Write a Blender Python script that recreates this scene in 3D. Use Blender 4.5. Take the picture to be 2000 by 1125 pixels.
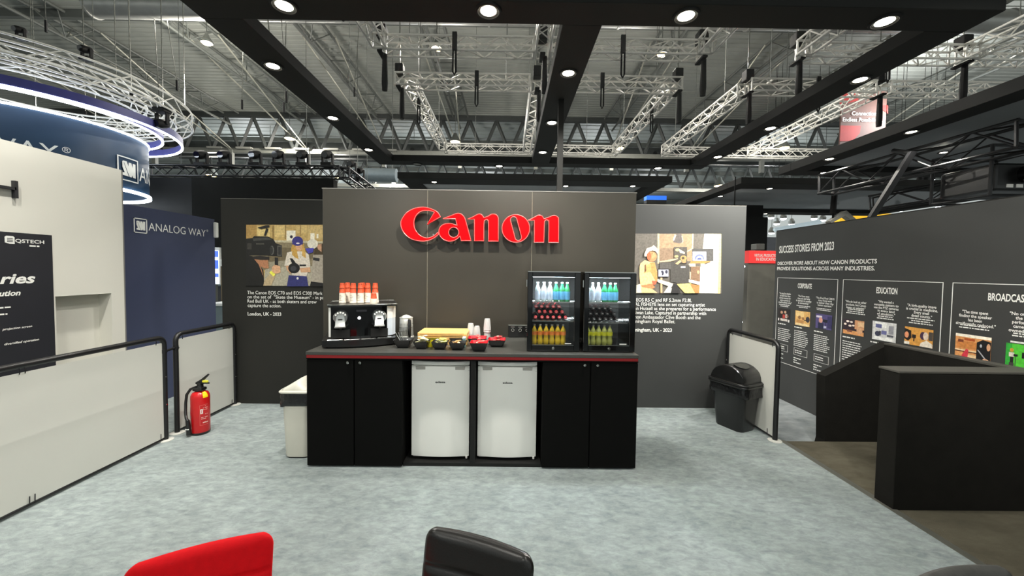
import bpy, bmesh, math, random
from mathutils import Vector, Matrix
random.seed(7)
S = bpy.context.scene
COL = S.collection
for o in list(bpy.data.objects):
    bpy.data.objects.remove(o)

# ------------------------------------------------------------------ camera, world, lights, exposure
F, YAW, PIT, ROL, CX, CY, H = 741.0, math.radians(.44), math.radians(2.12), math.radians(.75), -2.4, -8.0, 1.687
cam_d = bpy.data.cameras.new('camera')
cam_d.sensor_width = 36.0
cam_d.lens = F / 2000 * 36
cam_d.shift_x = -CX / 2000
cam_d.shift_y = CY / 2000
cam_d.clip_start = .02
cam_d.clip_end = 300
cam = bpy.data.objects.new('camera', cam_d)
COL.objects.link(cam)
fw = Vector((math.sin(YAW) * math.cos(PIT), math.cos(YAW) * math.cos(PIT), -math.sin(PIT)))
rt0 = Vector((math.cos(YAW), -math.sin(YAW), 0))
up0 = rt0.cross(fw)
rt = rt0 * math.cos(ROL) + up0 * math.sin(ROL)
up = up0 * math.cos(ROL) - rt0 * math.sin(ROL)
m = Matrix((rt, up, -fw)).transposed().to_4x4()
m.translation = Vector((0, 0, H))
cam.matrix_world = m
S.camera = cam

S.view_settings.view_transform = 'Standard'
S.view_settings.look = 'None'
S.view_settings.gamma = 1.0
S.view_settings.use_curve_mapping = False
S.view_settings.exposure = 0.86

W = bpy.data.worlds.new('hall_air')
S.world = W
W.use_nodes = True
bg = W.node_tree.nodes['Background']
bg.inputs['Color'].default_value = (.92, 1.0, .97, 1)
bg.inputs['Strength'].default_value = .30
SPOT_W = 70.0          # canopy downlights
WARM = (1.0, .97, .90)
HALL_W = 460.0         # high bay lamps under the hall roof


def add_light(kind, name, loc, energy, color=(1, 1, 1), size=.05, rot=(0, 0, 0), angle=120, blend=.6, parent=None):
    l = bpy.data.lights.new(name, kind)
    l.energy = energy
    l.color = color
    if kind == 'SPOT':
        l.spot_size = math.radians(angle); l.spot_blend = blend; l.shadow_soft_size = size
    elif kind == 'POINT':
        l.shadow_soft_size = size
    elif kind == 'AREA':
        l.size = size
    o = bpy.data.objects.new(name, l)
    COL.objects.link(o)
    o.location = loc
    o.rotation_euler = rot
    if parent is not None:
        o.parent = parent
        o.location = Vector(loc) - ORG[parent.name]
    return o


# ------------------------------------------------------------------ survey helper: a pixel of the photo on a known plane
def ray(px, py):
    u, v = px - 1000 - CX, py - 562.5 - CY
    c, s = math.cos(ROL), math.sin(ROL)
    x, y = u * c + v * s, -u * s + v * c
    a, b, e = x / F, 1.0, -y / F
    c, s = math.cos(PIT), math.sin(PIT)
    y, z = b * c + e * s, -b * s + e * c
    c, s = math.cos(YAW), math.sin(YAW)
    return a * c + y * s, -a * s + y * c, z


def at_y(px, py, d):
    r = ray(px, py); t = d / r[1]
    return Vector((r[0] * t, d, H + r[2] * t))


def at_x(px, py, x):
    r = ray(px, py); t = x / r[0]
    return Vector((x, r[1] * t, H + r[2] * t))


def at_z(px, py, z=0.0):
    r = ray(px, py); t = (z - H) / r[2]
    return Vector((r[0] * t, r[1] * t, z))


# ------------------------------------------------------------------ materials
def lin(c):
    return tuple(((v / 255) / 12.92 if v / 255 <= .04045 else ((v / 255 + .055) / 1.055) ** 2.4) for v in c[:3])


MATS = {}


def mat(name, rgb, rough=.5, metal=0.0, vary=.06, scale=8.0, bump=0.0, bscale=60.0, spec=.5, emit=0.0, emit_rgb=None, trans=0.0, coat=0.0):
    if name in MATS:
        return MATS[name]
    m = bpy.data.materials.new(name)
    m.use_nodes = True
    nt = m.node_tree
    b = nt.nodes['Principled BSDF']
    c = lin(rgb)
    b.inputs['Roughness'].default_value = rough
    b.inputs['Metallic'].default_value = metal
    b.inputs['Specular IOR Level'].default_value = spec
    b.inputs['Transmission Weight'].default_value = trans
    b.inputs['Coat Weight'].default_value = coat
    tc = nt.nodes.new('ShaderNodeTexCoord')
    n = nt.nodes.new('ShaderNodeTexNoise')
    n.inputs['Scale'].default_value = scale
    n.inputs['Detail'].default_value = 4
    nt.links.new(tc.outputs['Object'], n.inputs['Vector'])
    r = nt.nodes.new('ShaderNodeValToRGB')
    r.color_ramp.elements[0].position = .3
    r.color_ramp.elements[1].position = .7
    r.color_ramp.elements[0].color = tuple(v * (1 - vary) for v in c) + (1,)
    r.color_ramp.elements[1].color = tuple(min(1, v * (1 + vary)) for v in c) + (1,)
    nt.links.new(n.outputs['Fac'], r.inputs['Fac'])
    nt.links.new(r.outputs['Color'], b.inputs['Base Color'])
    if bump:
        n2 = nt.nodes.new('ShaderNodeTexNoise')
        n2.inputs['Scale'].default_value = bscale
        n2.inputs['Detail'].default_value = 5
        nt.links.new(tc.outputs['Object'], n2.inputs['Vector'])
        bp = nt.nodes.new('ShaderNodeBump')
        bp.inputs['Strength'].default_value = bump
        bp.inputs['Distance'].default_value = .01
        nt.links.new(n2.outputs['Fac'], bp.inputs['Height'])
        nt.links.new(bp.outputs['Normal'], b.inputs['Normal'])
    if emit:
        b.inputs['Emission Color'].default_value = lin(emit_rgb or rgb) + (1,)
        b.inputs['Emission Strength'].default_value = emit
    MATS[name] = m
    return m


def see_through(name, rgb, clear, gloss=.0, rough=.05):
    """thin gauze or thin glass: part clear, part diffuse (rgb) and part glossy"""
    if name in MATS:
        return MATS[name]
    m = bpy.data.materials.new(name)
    m.use_nodes = True
    nt = m.node_tree
    nt.nodes.clear()
    out = nt.nodes.new('ShaderNodeOutputMaterial')
    t = nt.nodes.new('ShaderNodeBsdfTransparent')
    d = nt.nodes.new('ShaderNodeBsdfDiffuse')
    d.inputs['Color'].default_value = lin(rgb) + (1,)
    mx = nt.nodes.new('ShaderNodeMixShader')
    mx.inputs[0].default_value = clear
    nt.links.new(d.outputs[0], mx.inputs[1])
    nt.links.new(t.outputs[0], mx.inputs[2])
    last = mx
    if gloss:
        g = nt.nodes.new('ShaderNodeBsdfGlossy')
        g.inputs['Roughness'].default_value = rough
        m2 = nt.nodes.new('ShaderNodeMixShader')
        m2.inputs[0].default_value = gloss
        nt.links.new(mx.outputs[0], m2.inputs[1])
        nt.links.new(g.outputs[0], m2.inputs[2])
        last = m2
    nt.links.new(last.outputs[0], out.inputs['Surface'])
    MATS[name] = m
    return m


def print_mat():
    if 'flat_print' in MATS:
        return MATS['flat_print']
    m = bpy.data.materials.new('flat_print')
    m.use_nodes = True
    nt = m.node_tree
    b = nt.nodes['Principled BSDF']
    a = nt.nodes.new('ShaderNodeAttribute')
    a.attribute_name = 'ink'
    n = nt.nodes.new('ShaderNodeTexNoise')
    n.inputs['Scale'].default_value = 45
    n.inputs['Detail'].default_value = 6
    tc = nt.nodes.new('ShaderNodeTexCoord')
    nt.links.new(tc.outputs['Object'], n.inputs['Vector'])
    r = nt.nodes.new('ShaderNodeMapRange')
    r.inputs[1].default_value = .3; r.inputs[2].default_value = .7
    r.inputs[3].default_value = .78; r.inputs[4].default_value = 1.2
    nt.links.new(n.outputs['Fac'], r.inputs[0])
    v = nt.nodes.new('ShaderNodeVectorMath'); v.operation = 'SCALE'
    nt.links.new(a.outputs['Color'], v.inputs[0])
    nt.links.new(r.outputs[0], v.inputs['Scale'])
    nt.links.new(v.outputs[0], b.inputs['Base Color'])
    b.inputs['Roughness'].default_value = .45
    MATS['flat_print'] = m
    return m


# carpet: mottled short pile
def carpet(name, dark, light, scale):
    m = mat(name, light, rough=.95, spec=.1)
    nt = m.node_tree
    b = nt.nodes['Principled BSDF']
    tc = [n for n in nt.nodes if n.type == 'TEX_COORD'][0]
    mp = nt.nodes.new('ShaderNodeMapping')
    mp.inputs['Scale'].default_value = (1.0, 1.9, 1)
    mp.inputs['Rotation'].default_value = (0, 0, .35)
    nt.links.new(tc.outputs['Object'], mp.inputs['Vector'])
    a = nt.nodes.new('ShaderNodeTexNoise'); a.inputs['Scale'].default_value = scale; a.inputs['Detail'].default_value = 9
    a.inputs['Roughness'].default_value = .66; a.inputs['Distortion'].default_value = .35
    nt.links.new(mp.outputs[0], a.inputs['Vector'])
    r = nt.nodes.new('ShaderNodeValToRGB')
    r.color_ramp.elements[0].position = .3; r.color_ramp.elements[0].color = lin(dark) + (1,)
    r.color_ramp.elements[1].position = .68; r.color_ramp.elements[1].color = lin(light) + (1,)
    nt.links.new(a.outputs['Fac'], r.inputs['Fac'])
    lo = nt.nodes.new('ShaderNodeTexNoise'); lo.inputs['Scale'].default_value = 2.6; lo.inputs['Detail'].default_value = 3
    nt.links.new(tc.outputs['Object'], lo.inputs['Vector'])
    mr = nt.nodes.new('ShaderNodeMapRange'); mr.inputs[1].default_value = .35; mr.inputs[2].default_value = .65; mr.inputs[3].default_value = .9; mr.inputs[4].default_value = 1.08
    nt.links.new(lo.outputs['Fac'], mr.inputs[0])
    vm = nt.nodes.new('ShaderNodeVectorMath'); vm.operation = 'SCALE'
    nt.links.new(r.outputs['Color'], vm.inputs[0]); nt.links.new(mr.outputs[0], vm.inputs['Scale'])
    nt.links.new(vm.outputs[0], b.inputs['Base Color'])
    f = nt.nodes.new('ShaderNodeTexNoise'); f.inputs['Scale'].default_value = 320; f.inputs['Detail'].default_value = 3
    nt.links.new(tc.outputs['Object'], f.inputs['Vector'])
    ad = nt.nodes.new('ShaderNodeMath'); ad.operation = 'ADD'
    nt.links.new(a.outputs['Fac'], ad.inputs[0]); nt.links.new(f.outputs['Fac'], ad.inputs[1])
    bp = nt.nodes.new('ShaderNodeBump'); bp.inputs['Strength'].default_value = .45; bp.inputs['Distance'].default_value = .012
    nt.links.new(ad.outputs[0], bp.inputs['Height'])
    nt.links.new(bp.outputs['Normal'], b.inputs['Normal'])
    return m


M_CARPET = carpet('grey_carpet', (126, 135, 136), (162, 171, 169), 13.0)
M_CARPET2 = carpet('hall_carpet', (118, 124, 126), (148, 153, 154), 5.0)
M_BROWN = carpet('brown_carpet', (84, 80, 68), (102, 97, 83), 5.0)
M_WALL = mat('dark_paint', (56, 53, 46), rough=.36, vary=.08, scale=1.6, bump=.03, bscale=14, spec=.4)
M_WALLB = mat('charcoal_print', (60, 61, 60), rough=.6, vary=.05, scale=2, spec=.3)
M_BLACK = mat('matt_black', (24, 24, 23), rough=.6, vary=.1, scale=4, spec=.3)
M_FELT = mat('black_felt', (27, 26, 23), rough=.95, vary=.12, scale=9, bump=.15, bscale=200, spec=.15)
M_CANOPY = mat('canopy_black', (34, 34, 32), rough=.7, vary=.08, scale=3, spec=.25)
M_CAB = mat('cabinet_black', (13, 13, 12), rough=.75, vary=.06, scale=3, spec=.08)
M_TOP = mat('counter_laminate', (66, 66, 62), rough=.38, vary=.06, scale=14, bump=.03, bscale=120)
M_REDSTRIP = mat('red_strip', (150, 22, 26), rough=.4)
M_RED = mat('sign_red', (226, 0, 8), rough=.3, vary=.02, spec=.12)
M_REDEDGE = mat('sign_edge', (255, 96, 92), rough=.3, vary=.02)
M_WHITE = mat('white_panel', (206, 206, 198), rough=.55, vary=.025, scale=1.3)
M_WHITEWALL = mat('white_paint', (214, 212, 202), rough=.6, vary=.03, scale=1.1)
M_FRIDGE = mat('fridge_white', (232, 232, 226), rough=.35, vary=.015, scale=3)
M_BINW = mat('bin_white', (214, 211, 198), rough=.4, vary=.03, scale=7)
M_GREYP = mat('grey_plastic', (150, 149, 142), rough=.45)
M_PRINTW = mat('white_ink', (236, 236, 230), rough=.5, vary=.01)
M_PRINTD = mat('dark_ink', (40, 40, 42), rough=.5, vary=.01)
M_STEEL = mat('chrome', (206, 206, 202), rough=.16, metal=1.0, vary=.03)
M_ALU = mat('truss_aluminium', (222, 220, 212), rough=.4, metal=.1, vary=.08, scale=20)
M_TUBE = mat('black_tube', (26, 26, 27), rough=.35, vary=.05, spec=.5)
M_PLAST = mat('black_plastic', (22, 22, 22), rough=.28, vary=.05, coat=.2)
M_GLOSSB = mat('gloss_black', (10, 10, 11), rough=.08, vary=.02, coat=.5)
M_BAG = mat('bin_bag', (20, 20, 21), rough=.25, vary=.2, scale=20, bump=.8, bscale=28)
M_NAVY = mat('navy_wall', (50, 57, 84), rough=.5, vary=.05, scale=1.2)
M_DRUM = mat('drum_blue', (26, 54, 80), rough=.5, vary=.06, scale=1)
M_PURPLE = mat('ring_blue', (52, 54, 120), rough=.5)
M_LED = mat('led_white', (235, 245, 255), emit=7.0)
M_LAMP = mat('lamp_glow', (255, 246, 225), emit=14.0)
M_HALLLAMP = mat('hall_lamp_glow', (255, 214, 138), emit=5.0)
M_DECK = mat('roof_deck', (156, 158, 150), rough=.7, vary=.05, scale=.6)
M_DECKB = mat('roof_deck_daylit', (140, 146, 142), rough=.6, vary=.05, scale=.6)  # cool daylight on the far deck put into its colour
M_STEELG = mat('grey_steel', (92, 95, 90), rough=.55, vary=.08, scale=3)
M_STEELD = mat('dark_steel', (52, 55, 53), rough=.6, vary=.08, scale=3)
M_DUCT = mat('duct_zinc', (165, 165, 160), rough=.35, metal=.6, vary=.1, scale=3)
M_HOIST = mat('hoist_black', (18, 18, 18), rough=.65, vary=.1, spec=.2)
M_SCRIM = see_through('scrim_gauze', (62, 62, 60), .76, gloss=.012, rough=.25)
M_SCRIM2 = see_through('scrim_dense', (150, 153, 156), .25, gloss=.02, rough=.3)
M_GLASS = see_through('door_glass', (0, 0, 0), .97, gloss=.05, rough=.02)
M_CLEAR = see_through('clear_plastic', (225, 225, 222), .42, gloss=.14, rough=.12)
M_KGLASS = see_through('kettle_glass', (200, 200, 192), .66, gloss=.22, rough=.05)
M_WOOD = mat('bamboo', (224, 178, 108), rough=.45, vary=.1, scale=26)
M_PAPER = mat('cup_paper', (232, 222, 204), rough=.6, vary=.03)
M_ORANGE = mat('cup_orange', (214, 84, 46), rough=.5, vary=.12, scale=90)
M_BROWNP = mat('cup_brown', (110, 34, 24), rough=.5)
M_LEATHER = mat('black_leather', (17, 15, 12), rough=.30, vary=.12, scale=30, bump=.06, bscale=160, spec=.55)
M_REDFAB = mat('red_fabric', (196, 2, 14), rough=.8, vary=.06, scale=50, bump=.15, bscale=400, spec=.2)
M_EXT = mat('extinguisher_red', (196, 14, 20), rough=.28, vary=.03, coat=.3)
M_YELLOW = mat('yellow_plastic', (240, 208, 20), rough=.4)

# ------------------------------------------------------------------ objects
ORG = {}


def tag(o, label=None, cat=None, group=None, kind=None):
    if label: o['label'] = label
    if cat: o['category'] = cat
    if group: o['group'] = group
    if kind: o['kind'] = kind
    return o


def thing(name, loc, label, cat, group=None):
    o = bpy.data.objects.new(name, None)
    o.empty_display_size = .05
    COL.objects.link(o)
    o.location = loc
    ORG[o.name] = Vector(loc)
    return tag(o, label, cat, group)


def struct(name, loc=(0, 0, 0)):
    o = bpy.data.objects.new(name, None)
    COL.objects.link(o)
    o.location = loc
    ORG[o.name] = Vector(loc)
    o['kind'] = 'structure'
    return o


class MB:
    """collects verts and faces in world coordinates and links them as ONE mesh object"""
    def __init__(s):
        s.v = []; s.f = []; s.c = []

    def add(s, vs, fs, col=None):
        k = len(s.v)
        s.v += [tuple(p) for p in vs]
        s.f += [tuple(i + k for i in f) for f in fs]
        s.c += [col] * len(fs)
        return s

    def box(s, x0, x1, y0, y1, z0, z1):
        vs = [(x, y, z) for z in (z0, z1) for y in (y0, y1) for x in (x0, x1)]
        return s.add(vs, [(0, 2, 3, 1), (4, 5, 7, 6), (0, 1, 5, 4), (2, 6, 7, 3), (0, 4, 6, 2), (1, 3, 7, 5)])

    def rbox(s, x0, x1, y0, y1, z0, z1, r=.004, seg=2):
        bm = bmesh.new()
        bmesh.ops.create_cube(bm, size=1)
        for v in bm.verts:
            v.co = Vector(((x0 + x1) / 2 + v.co.x * (x1 - x0), (y0 + y1) / 2 + v.co.y * (y1 - y0), (z0 + z1) / 2 + v.co.z * (z1 - z0)))
        bmesh.ops.bevel(bm, geom=list(bm.edges), offset=r, segments=seg, affect='EDGES', profile=.5)
        return s.bm(bm)

    def bm(s, bm):
        bm.verts.index_update()
        s.add([v.co[:] for v in bm.verts], [[v.index for v in f.verts] for f in bm.faces])
        bm.free()
        return s

    def tube(s, path, r, n=8, closed=False, caps=True):
        path = [Vector(p) for p in path]
        N = len(path)
        rings = []
        prev = None
        for i, p in enumerate(path):
            a = path[(i - 1) % N] if (closed or i > 0) else p
            b = path[(i + 1) % N] if (closed or i < N - 1) else p
            t = (b - a).normalized()
            if prev is None:
                q = Vector((0, 0, 1)) if abs(t.z) < .9 else Vector((1, 0, 0))
                e = t.cross(q).normalized()
            else:
                e = (prev - t * prev.dot(t)).normalized()
            prev = e
            g = t.cross(e)
            rr = r[i] if isinstance(r, (list, tuple)) else r
            rings.append([p + (e * math.cos(2 * math.pi * k / n) + g * math.sin(2 * math.pi * k / n)) * rr for k in range(n)])
        vs = [v for R in rings for v in R]
        fs = []
        for i in range(N if closed else N - 1):
            j = (i + 1) % N
            for k in range(n):
                fs.append((i * n + k, i * n + (k + 1) % n, j * n + (k + 1) % n, j * n + k))
        if not closed and caps:
            fs.append(tuple(range(n))[::-1]); fs.append(tuple((N - 1) * n + k for k in range(n)))
        return s.add(vs, fs)

    def lathe(s, prof, cx=0, cy=0, cz=0, n=20, sx=1, sy=1, rot=0, ring=False):
        """prof: (radius, z) from bottom to top"""
        vs = []
        for r, z in prof:
            for k in range(n):
                a = 2 * math.pi * k / n + rot
                vs.append((cx + r * sx * math.cos(a), cy + r * sy * math.sin(a), cz + z))
        fs = []
        for i in range(len(prof) - 1):
            for k in range(n):
                fs.append((i * n + k, i * n + (k + 1) % n, (i + 1) * n + (k + 1) % n, (i + 1) * n + k))
        if ring:
            L = len(prof) - 1
            for k in range(n): fs.append((L * n + k, L * n + (k + 1) % n, (k + 1) % n, k))
            return s.add(vs, fs)
        if prof[0][0] > 1e-6: fs.append(tuple(range(n))[::-1])
        if prof[-1][0] > 1e-6: fs.append(tuple((len(prof) - 1) * n + k for k in range(n)))
        return s.add(vs, fs)

    def prism(s, pts, d):
        """extrude a planar polygon (world points) by vector d"""
        d = Vector(d); n = len(pts)
        a = [Vector(p) for p in pts]
        vs = a + [p + d for p in a]
        fs = [tuple(range(n))[::-1], tuple(range(n, 2 * n))] + [(i, (i + 1) % n, (i + 1) % n + n, i + n) for i in range(n)]
        return s.add(vs, fs)

    def loft(s, rings, cap0=True, cap1=True):
        n = len(rings[0]); vs = [v for R in rings for v in R]; fs = []
        for i in range(len(rings) - 1):
            for k in range(n):
                fs.append((i * n + k, i * n + (k + 1) % n, (i + 1) * n + (k + 1) % n, (i + 1) * n + k))
        if cap0: fs.append(tuple(range(n))[::-1])
        if cap1: fs.append(tuple((len(rings) - 1) * n + k for k in range(n)))
        return s.add(vs, fs)

    def build(s, name, mt, parent=None, smooth=False, fix=True):
        me = bpy.data.meshes.new(name)
        if parent is not None:
            org = ORG[parent.name]
        else:
            xs = [p[0] for p in s.v]; ys = [p[1] for p in s.v]; zs = [p[2] for p in s.v]
            org = Vector(((min(xs) + max(xs)) / 2, (min(ys) + max(ys)) / 2, min(zs)))
        me.from_pydata([tuple(Vector(p) - org) for p in s.v], [], s.f)
        if fix and len(s.f) < 20000:
            bm = bmesh.new(); bm.from_mesh(me)
            bmesh.ops.recalc_face_normals(bm, faces=list(bm.faces))
            bm.to_mesh(me); bm.free()
        if any(c is not None for c in s.c):
            at = me.color_attributes.new('ink', 'FLOAT_COLOR', 'CORNER')
            for p in me.polygons:
                c = s.c[p.index] or (1, 1, 1)
                for li in p.loop_indices:
                    at.data[li].color = (*c, 1)
        me.materials.append(mt)
        if smooth:
            for p in me.polygons: p.use_smooth = True
            if smooth != 'all':
                try:
                    me.set_sharp_from_angle(angle=math.radians(40))
                except Exception:
                    pass
        o = bpy.data.objects.new(name, me)
        COL.objects.link(o)
        if parent is not None:
            o.parent = parent
            ORG[o.name] = org.copy()
        else:
            o.location = org
            ORG[o.name] = org
        return o


def kids(o):
    return list(o.children)


def copy_tree(o, loc=None, label=None, parent=None):
    c = o.copy()
    COL.objects.link(c)
    ORG[c.name] = ORG[o.name].copy()
    if parent is not None: c.parent = parent
    if loc is not None:
        c.location = loc
        ORG[c.name] = Vector(loc)
    if label: c['label'] = label
    for ch in kids(o):
        copy_tree(ch, parent=c)
    return c


# ---- lettering: the font's outlines laid on a wall as thin raised print
TXT = {}


def glyphs(txt, bold=0.0, shear=0.0, depth=0.0):
    key = (txt, bold, shear)
    if key in TXT: return TXT[key]
    cu = bpy.data.curves.new('t', 'FONT')
    cu.body = txt; cu.size = 1; cu.resolution_u = 3; cu.offset = bold; cu.shear = shear
    ob = bpy.data.objects.new('t', cu)
    COL.objects.link(ob)
    bpy.context.view_layer.update()
    dg = bpy.context.evaluated_depsgraph_get()
    me = ob.evaluated_get(dg).to_mesh()
    vs = [v.co.copy() for v in me.vertices]
    fs = [tuple(p.vertices) for p in me.polygons]
    ob.evaluated_get(dg).to_mesh_clear()
    bpy.data.objects.remove(ob); bpy.data.curves.remove(cu)
    TXT[key] = (vs, fs)
    return vs, fs


CAP = None


def put_text(mb, txt, p0, u, v, cap, width=None, align='l', bold=0.0, shear=0.0, off=.002):
    """p0: baseline start (or centre / end for align c / r), u, v unit vectors, cap: capital height in metres"""
    global CAP
    if CAP is None:
        CAP = max(q.y for q in glyphs('H')[0])
    vs, fs = glyphs(txt, bold, shear)
    if not vs: return 0
    x0 = min(q.x for q in vs); x1 = max(q.x for q in vs)
    sy = cap / CAP
    sx = width / (x1 - x0) if width else sy
    w = (x1 - x0) * sx
    sh = {'l': 0, 'c': -w / 2, 'r': -w}[align]
    u = Vector(u); v = Vector(v); n = u.cross(v)
    p0 = Vector(p0)
    mb.add([p0 + u * ((q.x - x0) * sx + sh) + v * (q.y * sy) + n * off for q in vs], fs)
    return w


def sign_text(parent, name, rows, mt):
    """rows of (txt, p0, u, v, cap, width, align, bold)"""
    for r in rows:
        mb = MB()
        put_text(mb, *r)
        if mb.v: mb.build(name, mt, parent, fix=False)


def word_bars(mb, p0, u, v, width, h, rnd, align='l', off=.002):
    """one line of print far too small to read: word-long marks"""
    u = Vector(u); v = Vector(v); n = u.cross(v)
    x = 0; marks = []
    while x < width:
        w = min(rnd.uniform(1.2, 4.2) * h, width - x)
        if w > .4 * h: marks.append((x, x + w))
        x += w + .55 * h
    tot = marks[-1][1] if marks else 0
    sh = {'l': 0, 'c': -tot / 2}[align]
    for a, b in marks:
        q = [Vector(p0) + u * (s_ + sh) + v * t_ + n * off for s_, t_ in ((a, 0), (b, 0), (b, h), (a, h))]
        mb.add(q, [(0, 1, 2, 3)])


def picture(name, label, to_wall, n, shapes, frame=None, parent=None):
    """flat print: coloured areas laid over one another on one sheet. to_wall maps sketch coordinates to the wall"""
    mb = MB(); n = Vector(n)
    for k, (rgb, pts) in enumerate(shapes):
        if isinstance(pts, tuple) and pts[0] == 'e':
            _, cx, cy, rx, ry = pts[:5]
            pts = [(cx + rx * math.cos(a * math.pi / 8), cy + ry * math.sin(a * math.pi / 8)) for a in range(16)]
        elif isinstance(pts, tuple) and pts[0] == 'r':
            _, a, b, c, d = pts
            pts = [(a, b), (c, b), (c, d), (a, d)]
        q = [to_wall(*p) + n * (.002 + .00025 * k) for p in pts]
        mb.add(q, [tuple(range(len(q)))], lin(rgb))
    o = mb.build(name, print_mat(), parent, fix=False)
    if label: tag(o, label, 'picture')
    return o

# ================================================================== SETTING: floors, walls, hall roof
f = MB().box(-5.2, 2.765, -4, 6.4, -.12, 0).build('floor', M_CARPET); tag(f, kind='structure')
f = MB().box(-40, 40, -12, 62, -.22, -.121).build('floor_hall', M_CARPET2); tag(f, kind='structure')
f = MB().box(2.835, 6.5, -4, 3.765, -.12, -.012).build('floor_ramp', M_BROWN); tag(f, kind='structure')
f = MB().box(2.835, 12, 3.766, 14, -.12, -.1).build('floor_aisle', M_CARPET2); tag(f, kind='structure')
f = MB().prism([(2.765, -4, 0), (2.765, -4, -.12), (2.835, -4, -.12), (2.835, -4, -.008)], (0, 7.77, 0)).build('trim_1', mat('edge_trim', (104, 104, 96), rough=.5, metal=.3)); tag(f, kind='structure')

WY = 3.95
w = struct('wall_front', (0, WY, 0))
for x0, x1 in ((-1.92, -.842), (-.838, .240), (.244, 1.32)):
    MB().rbox(x0, x1, WY, WY + .06, -.0, 2.497, .003, 1).build('panel', M_WALL, w)
for x in (-.84, .242):
    MB().box(x - .0022, x + .0022, WY + .0012, WY + .03, 0, 2.497).build('joint_strip', mat('joint_grey', (128, 122, 108), rough=.5), w)
MB().box(-1.925, 1.325, WY - .002, WY + .062, 2.497, 2.505).build('top_edge', mat('edge_grey', (120, 118, 112), rough=.5), w)
BYW = 4.64
wb = struct('wall_back', (0, BYW, 0))
MB().box(-3.48, -.301, BYW, BYW + .08, 0, 2.5).build('panel', mat('black_print', (40, 40, 37), rough=.65, vary=.05, scale=2, spec=.25), wb)
MB().box(-.299, 2.9, BYW, BYW + .08, 0, 2.5).build('panel', M_WALLB, wb)
MB().box(-3.48, 2.9, BYW - .001, BYW + .081, 2.5, 2.506).build('top_edge', MATS['edge_grey'], wb)

U_F, V_F = (1, 0, 0), (0, 0, 1)


def wl(px, py, y=BYW):
    return at_y(px, py, y)


def wall_line(txt, p0, p1, cap_px, y, bold=0.0, align='l', full=None):
    """a printed line on a frontal wall from pixel p0 to p1 (baseline)"""
    a, b = at_y(*p0, y), at_y(*p1, y)
    cap = cap_px * abs(at_y(p0[0], p0[1] - 10, y).z - a.z) / 10
    return (txt, a, U_F, V_F, cap, (b - a).length, align, bold)


# captions on the two picture walls (the lines run on behind the front wall)
cap_l = [
    wall_line('The Canon EOS C70 and EOS C300 Mark III', (483, 574.3), (638, 577.2), 6.3, BYW, .004),
    wall_line('on the set of  "Skate the Museum" - in partnership with', (483.5, 582.6), (684, 586), 6.3, BYW, .004),
    wall_line('Red Bull UK - as both skaters and crew', (483.5, 591), (618.5, 592.5), 6.3, BYW, .004),
    wall_line('capture the action.', (484, 599.5), (549.5, 600.3), 6.3, BYW, .004),
    wall_line('London, UK - 2023', (484, 616), (549.5, 617), 6.3, BYW, .02)]
sign_text(wb, 'caption_line', cap_l, M_PRINTW)
cap_r = [
    wall_line('The EOS R5 C and RF 5.2mm F2.8L', (1226, 588.4), (1351, 590), 6.5, BYW, .008),
    wall_line('DUAL FISHEYE lens on set capturing artist', (1227.5, 596.8), (1376.5, 598.6), 6.5, BYW, .008),
    wall_line('Megan Hutsell as she prepares for a performance', (1225, 605), (1398, 607.3), 6.5, BYW, .008),
    wall_line('of Swan Lake. Captured in partnership with', (1230, 613.3), (1379, 615.3), 6.5, BYW, .008),
    wall_line('Canon Ambassador Clive Booth and the', (1230, 621.8), (1368, 623.5), 6.5, BYW, .008),
    wall_line('Birmingham Royal Ballet.', (1228, 630.2), (1318.5, 631.5), 6.5, BYW, .008),
    wall_line('Birmingham, UK - 2023', (1228, 647), (1312, 648), 6.5, BYW, .026)]
sign_text(wb, 'caption_line', cap_r, M_PRINTW)


# printed photographs on the picture walls
def map1(x, y):
    return at_y(475 + x / 5.769, 430 + y / 5.769, BYW)


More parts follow.
